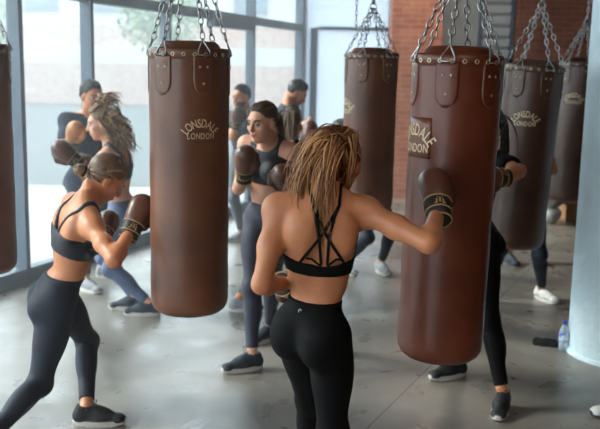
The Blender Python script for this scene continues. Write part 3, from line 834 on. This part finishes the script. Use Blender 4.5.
def bag(label, px, Y, ytop, ybot, R, logo, tabs, conv, tilt=(0, 0), detail=True, patch=False, ks=1.0, group='leather punching bags', pm=None, lm='leather'):
    pm = pm or (ytop+ybot)/2
    c = P(px, pm, Y); zt = P(px, ytop, Y-.0).z; zb = P(px, ybot, Y-R*.55).z; L = zt-zb
    E = empty('punching_bag', (c.x, c.y, zb), label, 'punching bag', group)
    E.rotation_euler = (tilt[0], tilt[1], 0)
    face = math.atan2(-c.x, c.y)*-1                                    # azimuth of the camera seen from the bag
    ph0 = -math.atan2(c.x, c.y)
    mb = MB(); prof = [(.001, .0), (R-.060, .002), (R-.034, .010), (R-.014, .026), (R-.004, .046), (R, .075)]
    for i in range(1, 13): prof.append((R+.0015*math.sin(i*2.1), .075+(L-.125)*i/12))
    prof += [(R-.001, L-.02), (R-.004, L-.004), (R-.014, L), (R*.78, L+.004), (R*.74, L+.020), (R*.66, L+.032), (R*.3, L+.037), (.001, L+.038)]
    mb.lathe(prof, 64, cap=False); body = mb.build('body', M[lm], E)
    mb = MB(); wrap_patch(mb, R, ph0+2.2, .05, L-.05, lambda v: .012, .0022, 2, 12); mb.build('seam_strip', M['leather_dark'], body)
    mb = MB(); mb.lathe([(R-.004, L-.048), (R+.0035, L-.046), (R+.004, L-.006), (R-.003, L+.002), (R-.012, L+.003)], 64, cap=False); rim = mb.build('rim_band', M[lm], E)
    nr = 24 if detail else 14
    for i in range(nr):
        th = 2*PI*(i+.5)/nr+ph0; mb = MB(); q = V(((R+.0045)*math.sin(th), -(R+.0045)*math.cos(th), L-.026)); o = V((math.sin(th), -math.cos(th), 0)); t = V((0, 0, 1)); w = o.cross(t)
        mb.tube([q+(t*math.cos(a)+w*math.sin(a))*.0075 for a in [2*PI*j/12 for j in range(12)]], .0026, 6, closed=True)
        if i == 0: rv = mb.build('rivet', M['brass'], rim)
        else: mb.build('rivet', M['brass'], rim)
    for kx in range(6):
        th = ph0+tabs+kx*PI/3; mb = MB()
        wrap_patch(mb, R, th, L-.205, L-.030, lambda v: .046*math.sqrt(max(.02, 1-max(0, (.38-v)/.38)**2)), .0042)
        tb = mb.build('tab', M[lm], E)
        for du, dz in ((-.017, -.080), (.017, -.080), (0, -.152)):
            a = th+du/R; mb = MB(); q = V(((R+.004)*math.sin(a), -(R+.004)*math.cos(a), L+dz)); nrm = V((math.sin(a), -math.cos(a), 0)); rot = V((0, 0, 1)).rotation_difference(nrm).to_matrix()
            mb.lathe([(.006, 0), (.0055, .002), (.003, .0035), (.0003, .004)], 10, at=q, rot=rot); mb.build('stud', M['brass'], tb)
        hook = V(((R+.002)*math.sin(th), -(R+.002)*math.cos(th), L-.012)); top = V((.012*math.sin(th), -.012*math.cos(th), L+conv))
        d = (top-hook).normalized(); mb = MB(); chain_mesh(mb, hook+d*.052, top, phase=kx); ch = mb.build('chain', M['steel'], E)
        mb = MB(); o = V((math.sin(th), -math.cos(th), 0)); w = o.cross(d).normalized()
        for s_ in (-1, 1): mb.tube([hook+d*.058, hook+w*s_*.006+d*.04, hook+w*s_*.026+d*.002+o*.004, hook+w*s_*.028-V((0, 0, .016))+o*.006], .0034, 6)
        mb.tube([hook-w*.028-V((0, 0, .016))+o*.006, hook+w*.028-V((0, 0, .016))+o*.006], .0034, 6)
        mb.build('hook', M['steel'], ch)
    # swivel and the single chain to the ceiling
    mb = MB(); top = V((0, 0, L+conv)); mb.tube([top+V((.022*math.cos(a), 0, .012+.022*math.sin(a))) for a in [2*PI*i/16 for i in range(16)]], .005, 8, closed=True)
    mb.lathe([(.004, .03), (.014, .034), (.014, .06), (.004, .064)], 12, at=top); mb.build('swivel', M['steel'], E)
    zc = (ZC-zb)/math.cos(math.hypot(*tilt)); mb = MB(); chain_mesh(mb, top+V((0, 0, .06)), V((0, 0, zc-.01))); mb.lathe([(.05, zc-.012), (.05, zc-.002)], 16); mb.build('hanging_chain', M['steel'], E)
    mb = MB(); mb.tube([(.018*math.cos(a), 0, -.008+.013*math.sin(a)) for a in [2*PI*i/14 for i in range(14)]], .0035, 6, closed=True); mb.build('bottom_ring', M['steel'], E)
    if logo:
        ang, ylog = logo; zl = P(px, ylog, Y-R).z-zb
        if patch:
            mb = MB(); wrap_patch(mb, R, ph0+ang+.10, zl-.085, zl+.075, lambda v: .072, .0016, 10, 4); mb.build('label_patch', M[lm], E)
        lettering('lettering', R+(.0016 if patch else 0), ph0+ang, zl, ks, E, M['gold'])
    print('bag', label[:30], 'z', round(zb, 2), round(zt, 2), 'L', round(L, 2), 'xy', round(c.x, 2), round(c.y, 2))
    return E
bag('brown leather punching bag left of centre with cream arched lettering facing us', 189.5, 3.93, 49, 317, .182, (.285, 128), -.70, .56, ks=.94)
bag('red brown punching bag struck by the woman in the strappy black bra', 445.5, 3.46, 55, 364, .178, (-1.0, 139), -.22, .40, patch=True, ks=1.2, lm='leather_red', tilt=(0, .018))
bag('pale lit punching bag hanging in front of the white wall and brick pier', 369, 6.0, 53, 214, .182, (-1.2, 106), -.35, .30, ks=1.1)
bag('dark brown punching bag before the brick wall, left of the farthest bag', 520, 5.5, 65, 250, .180, (-.14, 118), .5, .36, tilt=(0, .05), lm='leather_deep')
bag('farthest punching bag, half hidden by the pale blue column', 571, 7.6, 62, 202, .182, (-.2, 98), .3, .34, detail=False, tilt=(0, .045), lm='leather_deep')
bag('punching bag cut off by the left edge of the view', -22, 4.5, 44, 277, .182, None, .3, .45)
# spare chain hanging beside the third bag
mb = MB(); a = P(356, 30, 6.3); chain_mesh(mb, V((0, 0, 0)), V((0, 0, ZC-a.z))); 
o = mb.build('hanging_chain', M['steel']); o.location = a; setp(o, 'loose steel chain hanging by itself beside the bag at the white wall', 'chain')

# ================================================================== small things on the floor
b0 = G(563, 350); E = empty('water_bottle', b0, 'clear water bottle with blue cap and label beside the blue column', 'bottle')
mb = MB(); mb.lathe([(.026, 0), (.031, .004), (.032, .05), (.030, .06), (.032, .07), (.032, .125), (.026, .15), (.013, .172), (.012, .188)], 24); mb.build('bottle', M['clear'], E)
mb = MB(); mb.lathe([(.0325, .075), (.0328, .078), (.0328, .122), (.0325, .124)], 24, cap=False); mb.build('label', M['labelwhite'], E)
mb = MB(); mb.lathe([(.0145, .180), (.015, .182), (.015, .202), (.012, .205), (.001, .205)], 20); mb.build('cap', M['blueplastic'], E)
t0 = G(546, 344); vs = []; fs = []; nx, ny = 18, 12
for l in (1, 0):
    for i in range(nx+1):
        for j in range(ny+1):
            x = -.085+.17*i/nx; y = -.065+.13*j/ny; e = min(1, min(i, nx-i, j*1.2, (ny-j)*1.2)/1.5)
            z = (.026+.005*math.sin(i*.6)*math.cos(j*.5)+.003*math.sin(j*1.7+i*.3))*e if l else 0.001
            vs.append((x+.008*math.sin(j*1.1), y+.006*math.sin(i*.8), max(.002, z) if l else .001))
m_ = (nx+1)*(ny+1)
for i in range(nx):
    for j in range(ny):
        a = i*(ny+1)+j; fs += [(a, a+ny+1, a+ny+2, a+1), (m_+a, m_+a+1, m_+a+ny+2, m_+a+ny+1)]
for i in range(nx): fs += [(i*(ny+1), m_+i*(ny+1), m_+(i+1)*(ny+1), (i+1)*(ny+1)), (i*(ny+1)+ny, (i+1)*(ny+1)+ny, m_+(i+1)*(ny+1)+ny, m_+i*(ny+1)+ny)]
for j in range(ny): fs += [(j, j+1, m_+j+1, m_+j), (nx*(ny+1)+j, m_+nx*(ny+1)+j, m_+nx*(ny+1)+j+1, nx*(ny+1)+j+1)]
o = mesh_obj('towel', vs, fs, M['towel']); o.location = t0; o.rotation_euler = (0, 0, -.25); setp(o, 'folded black towel lying on the floor beside the water bottle', 'towel')
# white bag and cardboard box by the back wall
g0 = G(546, 223); pr = []; rr = random.Random(3)
for i in range(16): pr.append(ball((g0.x+rr.uniform(-.12, .12), g0.y+rr.uniform(-.1, .1), .1+rr.uniform(0, .28)), rr.uniform(.06, .10), .02))
pr += [cone((g0.x-.05, g0.y, .36), (g0.x-.09, g0.y, .50), .04, .02), cone((g0.x+.05, g0.y, .36), (g0.x+.08, g0.y, .49), .04, .02)]
gg = Grid(pr, .02); F = np.maximum(gg.field(pr), .0-gg.all()[..., 2]); v, qd = nets(F, gg.lo, .02)
M['plasticbag'] = mat('white_plastic_bag', srgb(150, 146, 142), .4, bump=.8, bscale=14)
o = np_obj('plastic_bag', v, qd, M['plasticbag'], None, (g0.x, g0.y, 0)); o.location = (g0.x, g0.y, 0); setp(o, 'crumpled white plastic bag on the floor beside the cardboard box', 'bag')
k0 = G(577, 224); E = empty('cardboard_box', (k0.x+.2, k0.y+.35, 0), 'low brown cardboard box on the floor by the white plastic bag', 'box')
mb = MB(); 
for lo, hi in (((-.3, -.2, 0), (.3, .2, .01)), ((-.3, -.2, 0), (.3, -.19, .2)), ((-.3, .19, 0), (.3, .2, .2)), ((-.3, -.2, 0), (-.29, .2, .2)), ((.29, -.2, 0), (.3, .2, .2))): mb.box(lo, hi)
mb.build('box_body', M['card'], E, smooth=False)
for s_ in (-1, 1):
    mb = MB(); mb.box((-.3, 0, 0), (.3, .13, .006), Matrix.Rotation(.5 if s_ > 0 else PI-.5, 3, 'X'), V((0, s_*.2, .2))); mb.build('flap', M['card'], E, smooth=False)

# ================================================================== people
TOE = lambda d: d
# 1 the woman in the foreground, seen from behind
W1 = person(dict(label='woman seen from behind in strappy black bra, right glove on the bag', pelvis=(312, 330, 3.06), neck=(323, 198, 3.0), yawc=-2, yawh=38, hipk=.85, legk=.92, wristbend=26, headpx=(340, 163, 1), head=(22, 4, 4),
    armR=((429, 243, -1), (438, 210, 1), V((0, -.35, 1)), V((-.02, .72, .62))), armL=((262, 284, -1), (287, 284, 1), V((-.4, -.5, .6))),
    legR=dict(xy=(.045, 2.98), yaw=55), legL=dict(xy=(.09, 3.50), yaw=25, pole=40), shoe='shoe_black', legs='black', waist=.128, back=True, h=.0065, s=1.0, shR=(.0, .0, .01)))
# 2 the woman on the left
W2 = person(dict(label='woman in dark sports bra at the left, hair in a low bun, crouching in profile', pelvis=(57, 298, 4.12), neck=(84, 205, 4.08), yawc=58, yawh=72, headpx=(106, 179, 1), head=(58, -40, 6),
    armR=((114, 260, -1), (131, 230, 1), V((.3, -1, .25)), V((.36, -.05, .9))), armL=((98, 245, 1), (103, 236, 1), V((.5, -.6, .2)), V((.28, .1, .95))),
    legL=dict(px=(87, 424), yaw=88, pole=2), legR=dict(xy=(-1.44, 3.64), yaw=50, lift=15, pole=22), shoe='shoe_black', legs='charcoal', bra='navybra', strapw=.010, waist=.128, h=.007, back=True, hairm='hair_ash'))
# 3 the woman facing us in the middle
W3 = person(dict(label='woman facing us in navy sports bra and leggings, gloves raised at her chin', pelvis=(268, 221, 5.2), neck=(271, 142, 5.14), yawc=212, yawh=215, headpx=(262, 123, -1), head=(216, -6, 0),
    armR=((238, 191, -1), (244, 174, -1), V((-.6, -.7, 0)), V((.02, -.35, .9))), armL=((297, 190, 1), (287, 188, -1), V((.3, -.9, 0)), V((-.12, -.40, .88))),
    legR=dict(px=(252, 369), yaw=243), legL=dict(px=(270, 339), yaw=215), shoe='shoe_dark', legs='navy', bra='navybra', waist=.125, h=.0075, skin='skin_fair', hairm='hair_brown', bratop=.125, strapw=.026, shL=(0, 0, .015), shR=(0, .02, .02)))
# 4 curly woman
W4 = person(dict(label='woman with curly dark blonde hair facing left in blue leggings', pelvis=(124, 214, 6.25), neck=(113, 147, 6.2), yawc=282, yawh=285, headpx=(100, 121, -1), head=(258, -10, 0),
    armL=((97, 183, -1), (76, 161, -1), V((.2, -1, .2)), V((-.74, -.1, .62))), armR=((96, 186, 1), (87, 175, -1), V((-.2, -1, 0)), V((-.05, 0, 1))),
    legL=dict(px=(151, 315), yaw=265, pole=275), legR=dict(px=(136, 309), yaw=262, pole=275), shoe='shoe_dark', legs='bluefab', bra='greyfab', h=.009, skin='skin_fair', hairm='hair_curl'))
# 5 man behind her
W5 = person(dict(label='man in navy t-shirt behind the curly haired woman, tan glove raised', male=True, s=1.06, pelvis=(86, 180, 7.1), neck=(92, 116, 7.1), yawc=150, yawh=140, headpx=(92, 97, -1), head=(140, -8, 0),
    armR=((66, 152, -1), (72, 142, -1), V((-.3, -.8, .2)), V((.25, -.3, .9)), 'tan'), armL=((104, 152, 1), (99, 136, -1), V((.3, -.8, .2)), V((-.1, -.3, .9)), 'tan'),
    legR=dict(px=(86, 290), yaw=130), legL=dict(px=(104, 277), yaw=100), shoe='shoe_grey', legs='tee', tee='tee', h=.011, hairm='hair_dark', waist=.10))
# 6 bearded man
W6 = person(dict(label='bearded man in dark t-shirt between the first bag and the woman in navy', male=True, s=1.04, pelvis=(245, 160, 9.0), neck=(245, 112, 9.0), yawc=212, yawh=210, headpx=(241, 97, -1), head=(215, -5, 0),
    armR=((233, 137, -1), (236, 124, -1), V((-.3, -.8, .2)), V((.1, -.3, .9))), armL=((258, 137, 1), (252, 124, -1), V((.3, -.8, .2)), V((-.1, -.3, .9))),
    legR=dict(px=(242, 241), yaw=240), legL=dict(px=(256, 236), yaw=200), shoe='shoe_grey', legs='greyfab', tee='teegrey', h=.012, hairm='hair_dark', waist=.10))
# 7 man looking down
W7 = person(dict(label='dark haired man in charcoal t-shirt looking down by the far window corner', male=True, s=1.06, pelvis=(284, 154, 8.6), neck=(288, 105, 8.55), yawc=95, yawh=95, headpx=(297, 93, 1), head=(92, -34, 0),
    armR=((292, 131, -1), (306, 124, -1), V((.3, -.8, .2))), armL=((296, 129, 1), (308, 122, 1), V((.3, -.8, .2))), bare=True,
    legR=dict(px=(280, 250), yaw=95), legL=dict(px=(296, 246), yaw=95), shoe='shoe_dark', legs='charcoal', tee='teegrey', h=.012, hairm='hair_dark', waist=.10))
# 8 long dark hair
W8 = person(dict(label='woman with long dark hair seen from behind, beside the woman in navy', pelvis=(282, 206, 6.7), neck=(290, 144, 6.65), yawc=42, yawh=60, headpx=(292, 124, 1), head=(28, -6, 0),
    armR=((308, 168, -1), (311, 153, 1), V((.3, -.8, .2)), V((.1, .1, 1))), armL=((303, 158, 1), (308, 142, 1), V((.3, -.8, .2)), V((.1, 0, 1))),
    legR=dict(px=(238, 311), yaw=85), legL=dict(px=(300, 318), yaw=60), shoe='shoe_grey', legs='greyfab', bra='black', h=.010, hairm='hair_brown'))
# 9 behind the third bag
W9 = person(dict(label='dark haired person crouching behind the pale lit bag, grey shoe showing below', pelvis=(366, 198, 7.75), neck=(349, 152, 7.7), yawc=150, yawh=150, headpx=(341, 134, -1), head=(150, -15, 0),
    armR=((340, 180, -1), (348, 168, -1), V((-.3, -.8, .2)), V((.1, -.3, .9))), armL=((372, 176, 1), (366, 160, -1), V((.3, -.8, .2)), V((-.1, -.3, .9))),
    legR=dict(px=(344, 272), yaw=150), legL=dict(px=(380, 272), yaw=160), shoe='shoe_grey', legs='charcoal', bra='black', h=.012, hairm='hair_dark'))
# 10 behind the big right-hand bag
W10 = person(dict(label='person in black mostly hidden behind the red brown bag, black shoes showing below', pelvis=(474, 241, 4.8), neck=(471, 152, 4.72), yawc=212, yawh=238, headpx=(486, 130, -1), head=(235, -8, 0),
    armL=((519, 171, -1), (500, 178, -1), V((.5, -.5, .6)), V((-.85, -.5, .05))), armR=((466, 190, -1), (468, 172, -1), V((-.3, -.8, .2)), V((.1, -.3, .9))),
    legL=dict(px=(502, 409), yaw=200, pole=265), legR=dict(px=(456, 376), yaw=242), shoe='shoe_black', legs='black', tee='black', h=.009, hairm='hair_dark', skin='skin'))
# 11 white shoe
W11 = person(dict(label='person behind the dark brown bag, only dark legging, white shoe and arm showing', pelvis=(522, 205, 6.8), neck=(526, 143, 6.72), yawc=185, yawh=190, headpx=(528, 118, -1), head=(190, -5, 0),
    armL=((553, 170, 1), (543, 152, -1), V((.3, -.8, .2)), V((-.2, -.4, .8))), armR=((508, 172, -1), (512, 152, -1), V((-.3, -.8, .2)), V((.1, -.3, .9))),
    legL=dict(px=(541, 299), yaw=155), legR=dict(px=(484, 302), yaw=200), shoe='shoe_white', legs='charcoal', bra='black', h=.011, hairm='hair_dark'))
# 12 dark shoe
W12 = person(dict(label='farthest person behind the dark brown bag, only one dark shoe showing', pelvis=(520, 172, 8.35), neck=(522, 120, 8.3), yawc=180, yawh=180, headpx=(522, 103, -1), head=(180, -10, 0),
    armL=((534, 148, 1), (528, 134, -1), V((.3, -.8, .2)), V((-.2, -.4, .8))), armR=((508, 148, -1), (512, 134, -1), V((-.3, -.8, .2)), V((.1, -.3, .9))),
    legL=dict(px=(536, 262), yaw=170), legR=dict(px=(508, 263), yaw=165), shoe='shoe_dark', sole='sole_dark', legs='charcoal', bra='black', h=.013, hairm='hair_dark'))
# 13 right edge
W13 = person(dict(label='person past the right edge, only a pale shoe toe showing in front of the column', pelvis=(700, 250, 4.35), neck=(706, 158, 4.3), yawc=262, yawh=265, headpx=(700, 134, -1), head=(262, -5, 0),
    armL=((690, 215, -1), (672, 180, -1), V((.3, -.8, .2)), V((-.5, 0, .8))), armR=((690, 212, 1), (674, 178, 1), V((-.3, -.8, .2)), V((-.5, 0, .8))),
    legR=dict(px=(625, 416), yaw=262), legL=dict(px=(725, 440), yaw=250, lift=10), shoe='shoe_white', sole='sole_dark', legs='black', bra='black', h=.011, hairm='hair_dark'))

# ---- strappy bra of the foreground woman
def hit(I, px, py, lift=.003):
    d = np.array(ray(px, py), np.float32); t = 2.2
    for _ in range(90):
        X = np.array(CAMP, np.float32)+d*t; f = float(sdf_at(I['skinprims'], X[None])[0])
        if f < .0006: break
        t += f*.9
        if t > 6: return None
    e = .004; X = np.array(CAMP, np.float32)+d*t
    n = np.array([float(sdf_at(I['skinprims'], (X+np.eye(3, dtype=np.float32)[k]*e)[None])[0]-sdf_at(I['skinprims'], (X-np.eye(3, dtype=np.float32)[k]*e)[None])[0]) for k in range(3)])
    n /= np.linalg.norm(n)+1e-9
    return V(X+n*lift)
def strappy(I):
    g = Grid(I['skinprims'], I['h']); F = g.field(I['skinprims'])-.006; X = g.all()-A(I['C']); s = I['s']
    lx = X@A(I['rc']); lz = X@A(I['uc']); ly = X@A(I['fc'])
    zc = float((hit(I, 323, 270)-I['C']).dot(I['uc']))
    up = np.where(ly < 0, zc+.010+.014*np.clip(np.abs(lx)/.13, 0, 1)*1.6, .07-np.clip(np.abs(lx)-.03, 0, 1)*.3)
    F = np.maximum(F, np.maximum(zc-.030-lz, lz-up))
    v, q = nets(F, g.lo, g.h); v = relax(v, q, 1, .3); o = np_obj('sports_bra', v, q, M['black'], I['E'], I['off'])
    lines = [[(311, 194), (317, 212), (324, 232), (334, 248), (344, 263)], [(339, 206), (333, 216), (324, 232), (313, 246), (300, 262)],
             [(311, 194), (315, 214), (319, 236), (321, 264)], [(339, 206), (334, 218), (329, 238), (327, 264)],
             [(306, 258), (312, 259), (321, 266)], [(341, 259), (336, 259), (327, 266)]]
    for i, l in enumerate(lines):
        pts = []
        for a, b in zip(l[:-1], l[1:]):
            for k in range(5): pts.append((a[0]+(b[0]-a[0])*k/5, a[1]+(b[1]-a[1])*k/5))
        pts.append(l[-1]); w = [hit(I, *p) for p in pts]; w = [p for p in w if p]
        mb = MB(); mb.tube(w, .0052 if i < 4 else .004, 8); mb.build('strap', M['black'], o, I['root'])
    # over-the-shoulder ends and side panels
    for px, sg in ((311, -1), (339, 1)):
        st = hit(I, px, 194 if sg < 0 else 206); base = []
        for k in range(9):
            u = k/8; t = st+I['fc']*(.13*u)+I['rc']*(sg*.012*u)
            lo = np.array(t+I['uc']*(.16), np.float32); dd = -np.array(I['uc'], np.float32); tt = 0
            for _ in range(60):
                f = float(sdf_at(I['skinprims'], (lo+dd*tt)[None])[0])
                if f < .001: break
                tt += f*.9
            base.append(V(lo+dd*tt)+I['uc']*.003)
        mb = MB(); mb.tube([st]+base, .0055, 8); mb.build('strap', M['black'], o, I['root'])
    c = hit(I, 301, 311, .0075); c2 = hit(I, 303, 311, .0075); c3 = hit(I, 301, 309, .0075)
    if c and c2 and c3:
        a = (c2-c).normalized(); n_ = a.cross((c3-c).normalized()).normalized(); b = n_.cross(a)
        mb = MB(); mb.tube([c+(a*math.cos(t)+b*math.sin(t))*.006 for t in [2*PI*k/14 for k in range(10)]], .0016, 5)
        mb.build('emblem', M['louver'], [x for x in I['E'].children if x.name.startswith('leggings')][0], I['root'])
    return o
strappy(W1)
# ---- hair
def finish(mb, I, m, name='hair'): return mb.build(name, M[m], I['E'], I['root'], attr=True)
def hairdo(I, m, fn, **k):
    o = cap_under(I, M[m], **k); mb = MB(); fn(mb); st = finish(mb, I, m)
    st.data.materials[0] = M[m]
    # strands are a sub-part of the hair
    st.name = 'strands'; st.parent = o; return o
random.seed(11)
def h1(mb):
    hair_cap(W1, mb=mb, target=(.015, -.085, .085), n=300, thick=.016, rad=.0036)
    st = (.015, -.105, .085)
    locks(mb, W1, st, [(-.01, -.17, .14), (-.05, -.18, .09), (-.09, -.16, -.05), (-.085, -.18, -.17)], 300, .0030, .016, .030, wav=.005, seg=12, clump=9)
    locks(mb, W1, st, [(.03, -.18, .13), (.03, -.21, .03), (.0, -.22, -.11), (.04, -.21, -.24)], 320, .0030, .014, .019, wav=.005, seg=12, clump=9)
    locks(mb, W1, st, [(-.02, -.18, .13), (-.07, -.21, .05), (-.08, -.18, -.10), (-.02, -.20, -.22)], 320, .0030, .014, .022, wav=.005, seg=12, clump=9)
    locks(mb, W1, (-.05, -.03, .10), [(-.090, -.05, .05), (-.105, -.07, -.05), (-.09, -.10, -.15)], 80, .0036, .016, .022, wav=.008, clump=7)
    locks(mb, W1, (0, -.05, .12), [(-.05, -.10, .14), (-.11, -.12, .06), (-.12, -.12, -.08)], 50, .0028, .016, .030, wav=.012)
    locks(mb, W1, (.04, -.06, .10), [(.07, -.09, .06), (.075, -.08, -.02), (.05, -.09, -.10)], 60, .0036, .014, .012, wav=.005, clump=6)
hairdo(W1, 'hair_gold', h1)
def tie(I, c, r, ax):
    mb = MB(); n = ax.normalized(); a = n.orthogonal().normalized(); b = n.cross(a)
    mb.tube([I['hl'](*(V(c)+(a*math.cos(t)+b*math.sin(t))*r)) for t in [2*PI*i/16 for i in range(16)]], .006*I['s'], 6, closed=True); mb.build('hair_tie', M['black'], I['E'], I['root'])
tie(W1, (.015, -.110, .088), .020, V((0, -1, .4)))
def h2(mb):
    hair_cap(W2, mb=mb, target=(0, -.105, -.02), n=150, thick=.008)
    for i in range(70):
        a = random.uniform(0, 6.28); b = random.uniform(-1, 1); pts = []
        for k in range(9):
            t = a+k*.5; rr = .028*math.sqrt(max(.1, 1-b*b*.8)); pts.append(W2['hl'](rr*math.cos(t), -.135+.020*b, -.045+rr*math.sin(t)*.9))
        mb.tube(pts, .0055, 5, random.random())
hairdo(W2, 'hair_ash', h2); tie(W2, (0, -.112, -.035), .024, V((0, -1, -.3)))
def h3(mb):
    hair_cap(W3, mb=mb, target=(0, -.100, .03), n=140, thick=.007)
    locks(mb, W3, (0, -.105, .03), [(0, -.17, .03), (-.02, -.17, -.10), (-.02, -.12, -.22), (-.03, -.10, -.30)], 90, .0065, .012, .022, wav=.004)
hairdo(W3, 'hair_brown', h3)
def h4(mb):
    hair_cap(W4, mb=mb, target=(0, -.06, .11), n=110, thick=.02)
    locks(mb, W4, (0, -.04, .12), [(0, -.02, .18), (.0, -.10, .20), (0, -.13, .12)], 60, .0075, .022, .03, curl=.014)
    for sx in (-.06, 0, .06):
        locks(mb, W4, (sx, -.08, .06), [(sx*1.4, -.13, .03), (sx*1.6, -.15, -.08), (sx*1.5, -.15, -.19)], 45, .0075, .02, .035, curl=.020, seg=12)
    locks(mb, W4, (-.06, .0, .05), [(-.085, -.03, -.03), (-.09, -.05, -.09), (-.09, -.05, -.15)], 16, .006, .012, .018, curl=.014, seg=12)
hairdo(W4, 'hair_curl', h4)
def hs(I):
    def f(mb): hair_cap(I, mb=mb, target=(0, -.02, .125), n=70, thick=.010, rad=.006)
    return f
hairdo(W5, 'hair_dark', hs(W5)); hairdo(W6, 'hair_dark', hs(W6)); hairdo(W7, 'hair_dark', hs(W7))
def beard(I):
    s = I['s']; hl = I['hl']; Hm = I['Hm']
    pr = [ell(hl(0, .026, -.045), Hm, A((.060, .066, .070))*s, .02), ell(hl(0, .062, -.094), Hm, A((.028, .024, .024))*s, .02)]
    g = Grid(pr, .006); X = (g.all()-A(I['hc']))@np.array(Hm, dtype=np.float32)/s; F = g.field(pr)
    F = np.maximum(F, (X[..., 2]+.042-np.clip(np.abs(X[..., 0])-.03, 0, .04)*1.2)*s); F = np.maximum(F, (-.02-X[..., 1])*s)
    v, q = nets(F, g.lo, .006); o = np_obj('beard', v, q, M['hair_dark'], I['E'], I['off'])
    at = o.data.attributes.new('strand', 'FLOAT', 'POINT'); at.data.foreach_set('value', np.random.rand(len(v)).astype(np.float32)*.6)
beard(W6)
def h8(mb):
    hair_cap(W8, mb=mb, target=(0, -.08, .09), n=120, thick=.010)
    for sx in (-.07, -.035, 0, .035, .07):
        locks(mb, W8, (sx*.6, -.06, .09), [(sx*1.2, -.13, .05), (sx*1.3, -.13, -.10), (sx*1.2, -.12, -.24)], 34, .0075, .012, .018, wav=.004)
hairdo(W8, 'hair_brown', h8)
def hp(I):
    def f(mb):
        hair_cap(I, mb=mb, target=(0, -.10, .04), n=90, thick=.008, rad=.007)
        locks(mb, I, (0, -.105, .04), [(0, -.16, .03), (0, -.15, -.08), (0, -.13, -.18)], 40, .007, .012, .018, wav=.004)
    return f
for I in (W9, W10, W11, W12, W13): hairdo(I, 'hair_dark', hp(I))
# ================================================================== light
w = bpy.data.worlds.new('world'); S.world = w; w.use_nodes = True
nt = w.node_tree; bg = nt.nodes['Background']; bg.inputs['Color'].default_value = (.84, .93, 1.0, 1); bg.inputs['Strength'].default_value = 5.6
sd = bpy.data.lights.new('sun', 'SUN'); sd.energy = 4.0; sd.angle = math.radians(8); sd.color = (1, .93, .82)
so = bpy.data.objects.new('sun', sd); COL.objects.link(so)
so.rotation_euler = V((.80, -.12, -.60)).to_track_quat('-Z', 'Y').to_euler(); so.location = (-8, 12, 8)
def add_fill(x, y, e, size, col):
    E = bpy.data.lights.new('fill_light', 'AREA'); E.energy = e; E.size = size; E.color = col
    o = bpy.data.objects.new('fill_light', E); COL.objects.link(o); o.location = (x, y, ZC-.05)
add_fill(1.0, .6, 26, 1.2, (1, .84, .66)); add_fill(2.0, 11.3, 24, .8, (1, .88, .74))  # unseen warm fills added to brighten the foreground back and the brick pier
hz = bpy.data.materials.new('room_haze'); hz.use_nodes = True; nt = hz.node_tree; nt.nodes.remove(nt.nodes['Principled BSDF'])
vs_ = nt.nodes.new('ShaderNodeVolumeScatter'); vs_.inputs['Density'].default_value = .016; VN = vs_; vs_.inputs['Anisotropy'].default_value = .6; vs_.inputs['Color'].default_value = (.95, .97, 1, 1)
nt.links.new(vs_.outputs[0], nt.nodes['Material Output'].inputs['Volume'])
tcn = nt.nodes.new('ShaderNodeTexCoord'); dp = nt.nodes.new('ShaderNodeVectorMath'); dp.operation = 'DOT_PRODUCT'; dp.inputs[1].default_value = tuple(wn)
nt.links.new(tcn.outputs['Object'], dp.inputs[0])          # thickest along the glass wall, thinning out into the room
mr = nt.nodes.new('ShaderNodeMapRange'); mr.interpolation_type = 'SMOOTHSTEP'; d0 = WC.dot(wn)
mr.inputs[1].default_value = d0; mr.inputs[2].default_value = d0+4.2; mr.inputs[3].default_value = .042; mr.inputs[4].default_value = .0006
nt.links.new(dp.outputs['Value'], mr.inputs[0]); nt.links.new(mr.outputs[0], vs_.inputs['Density'])
mb = MB(); mb.box((-9.5, -4, -.3), (7.6, BY+1.2, ZC+.4)); setp(mb.build('haze', hz, smooth=False), 'pale haze hanging in the air of the whole gym', 'haze', None, 'stuff')
S.view_settings.view_transform = 'Standard'; S.view_settings.look = 'None'; S.view_settings.gamma = 1; S.view_settings.use_curve_mapping = False
S.view_settings.exposure = 0.03
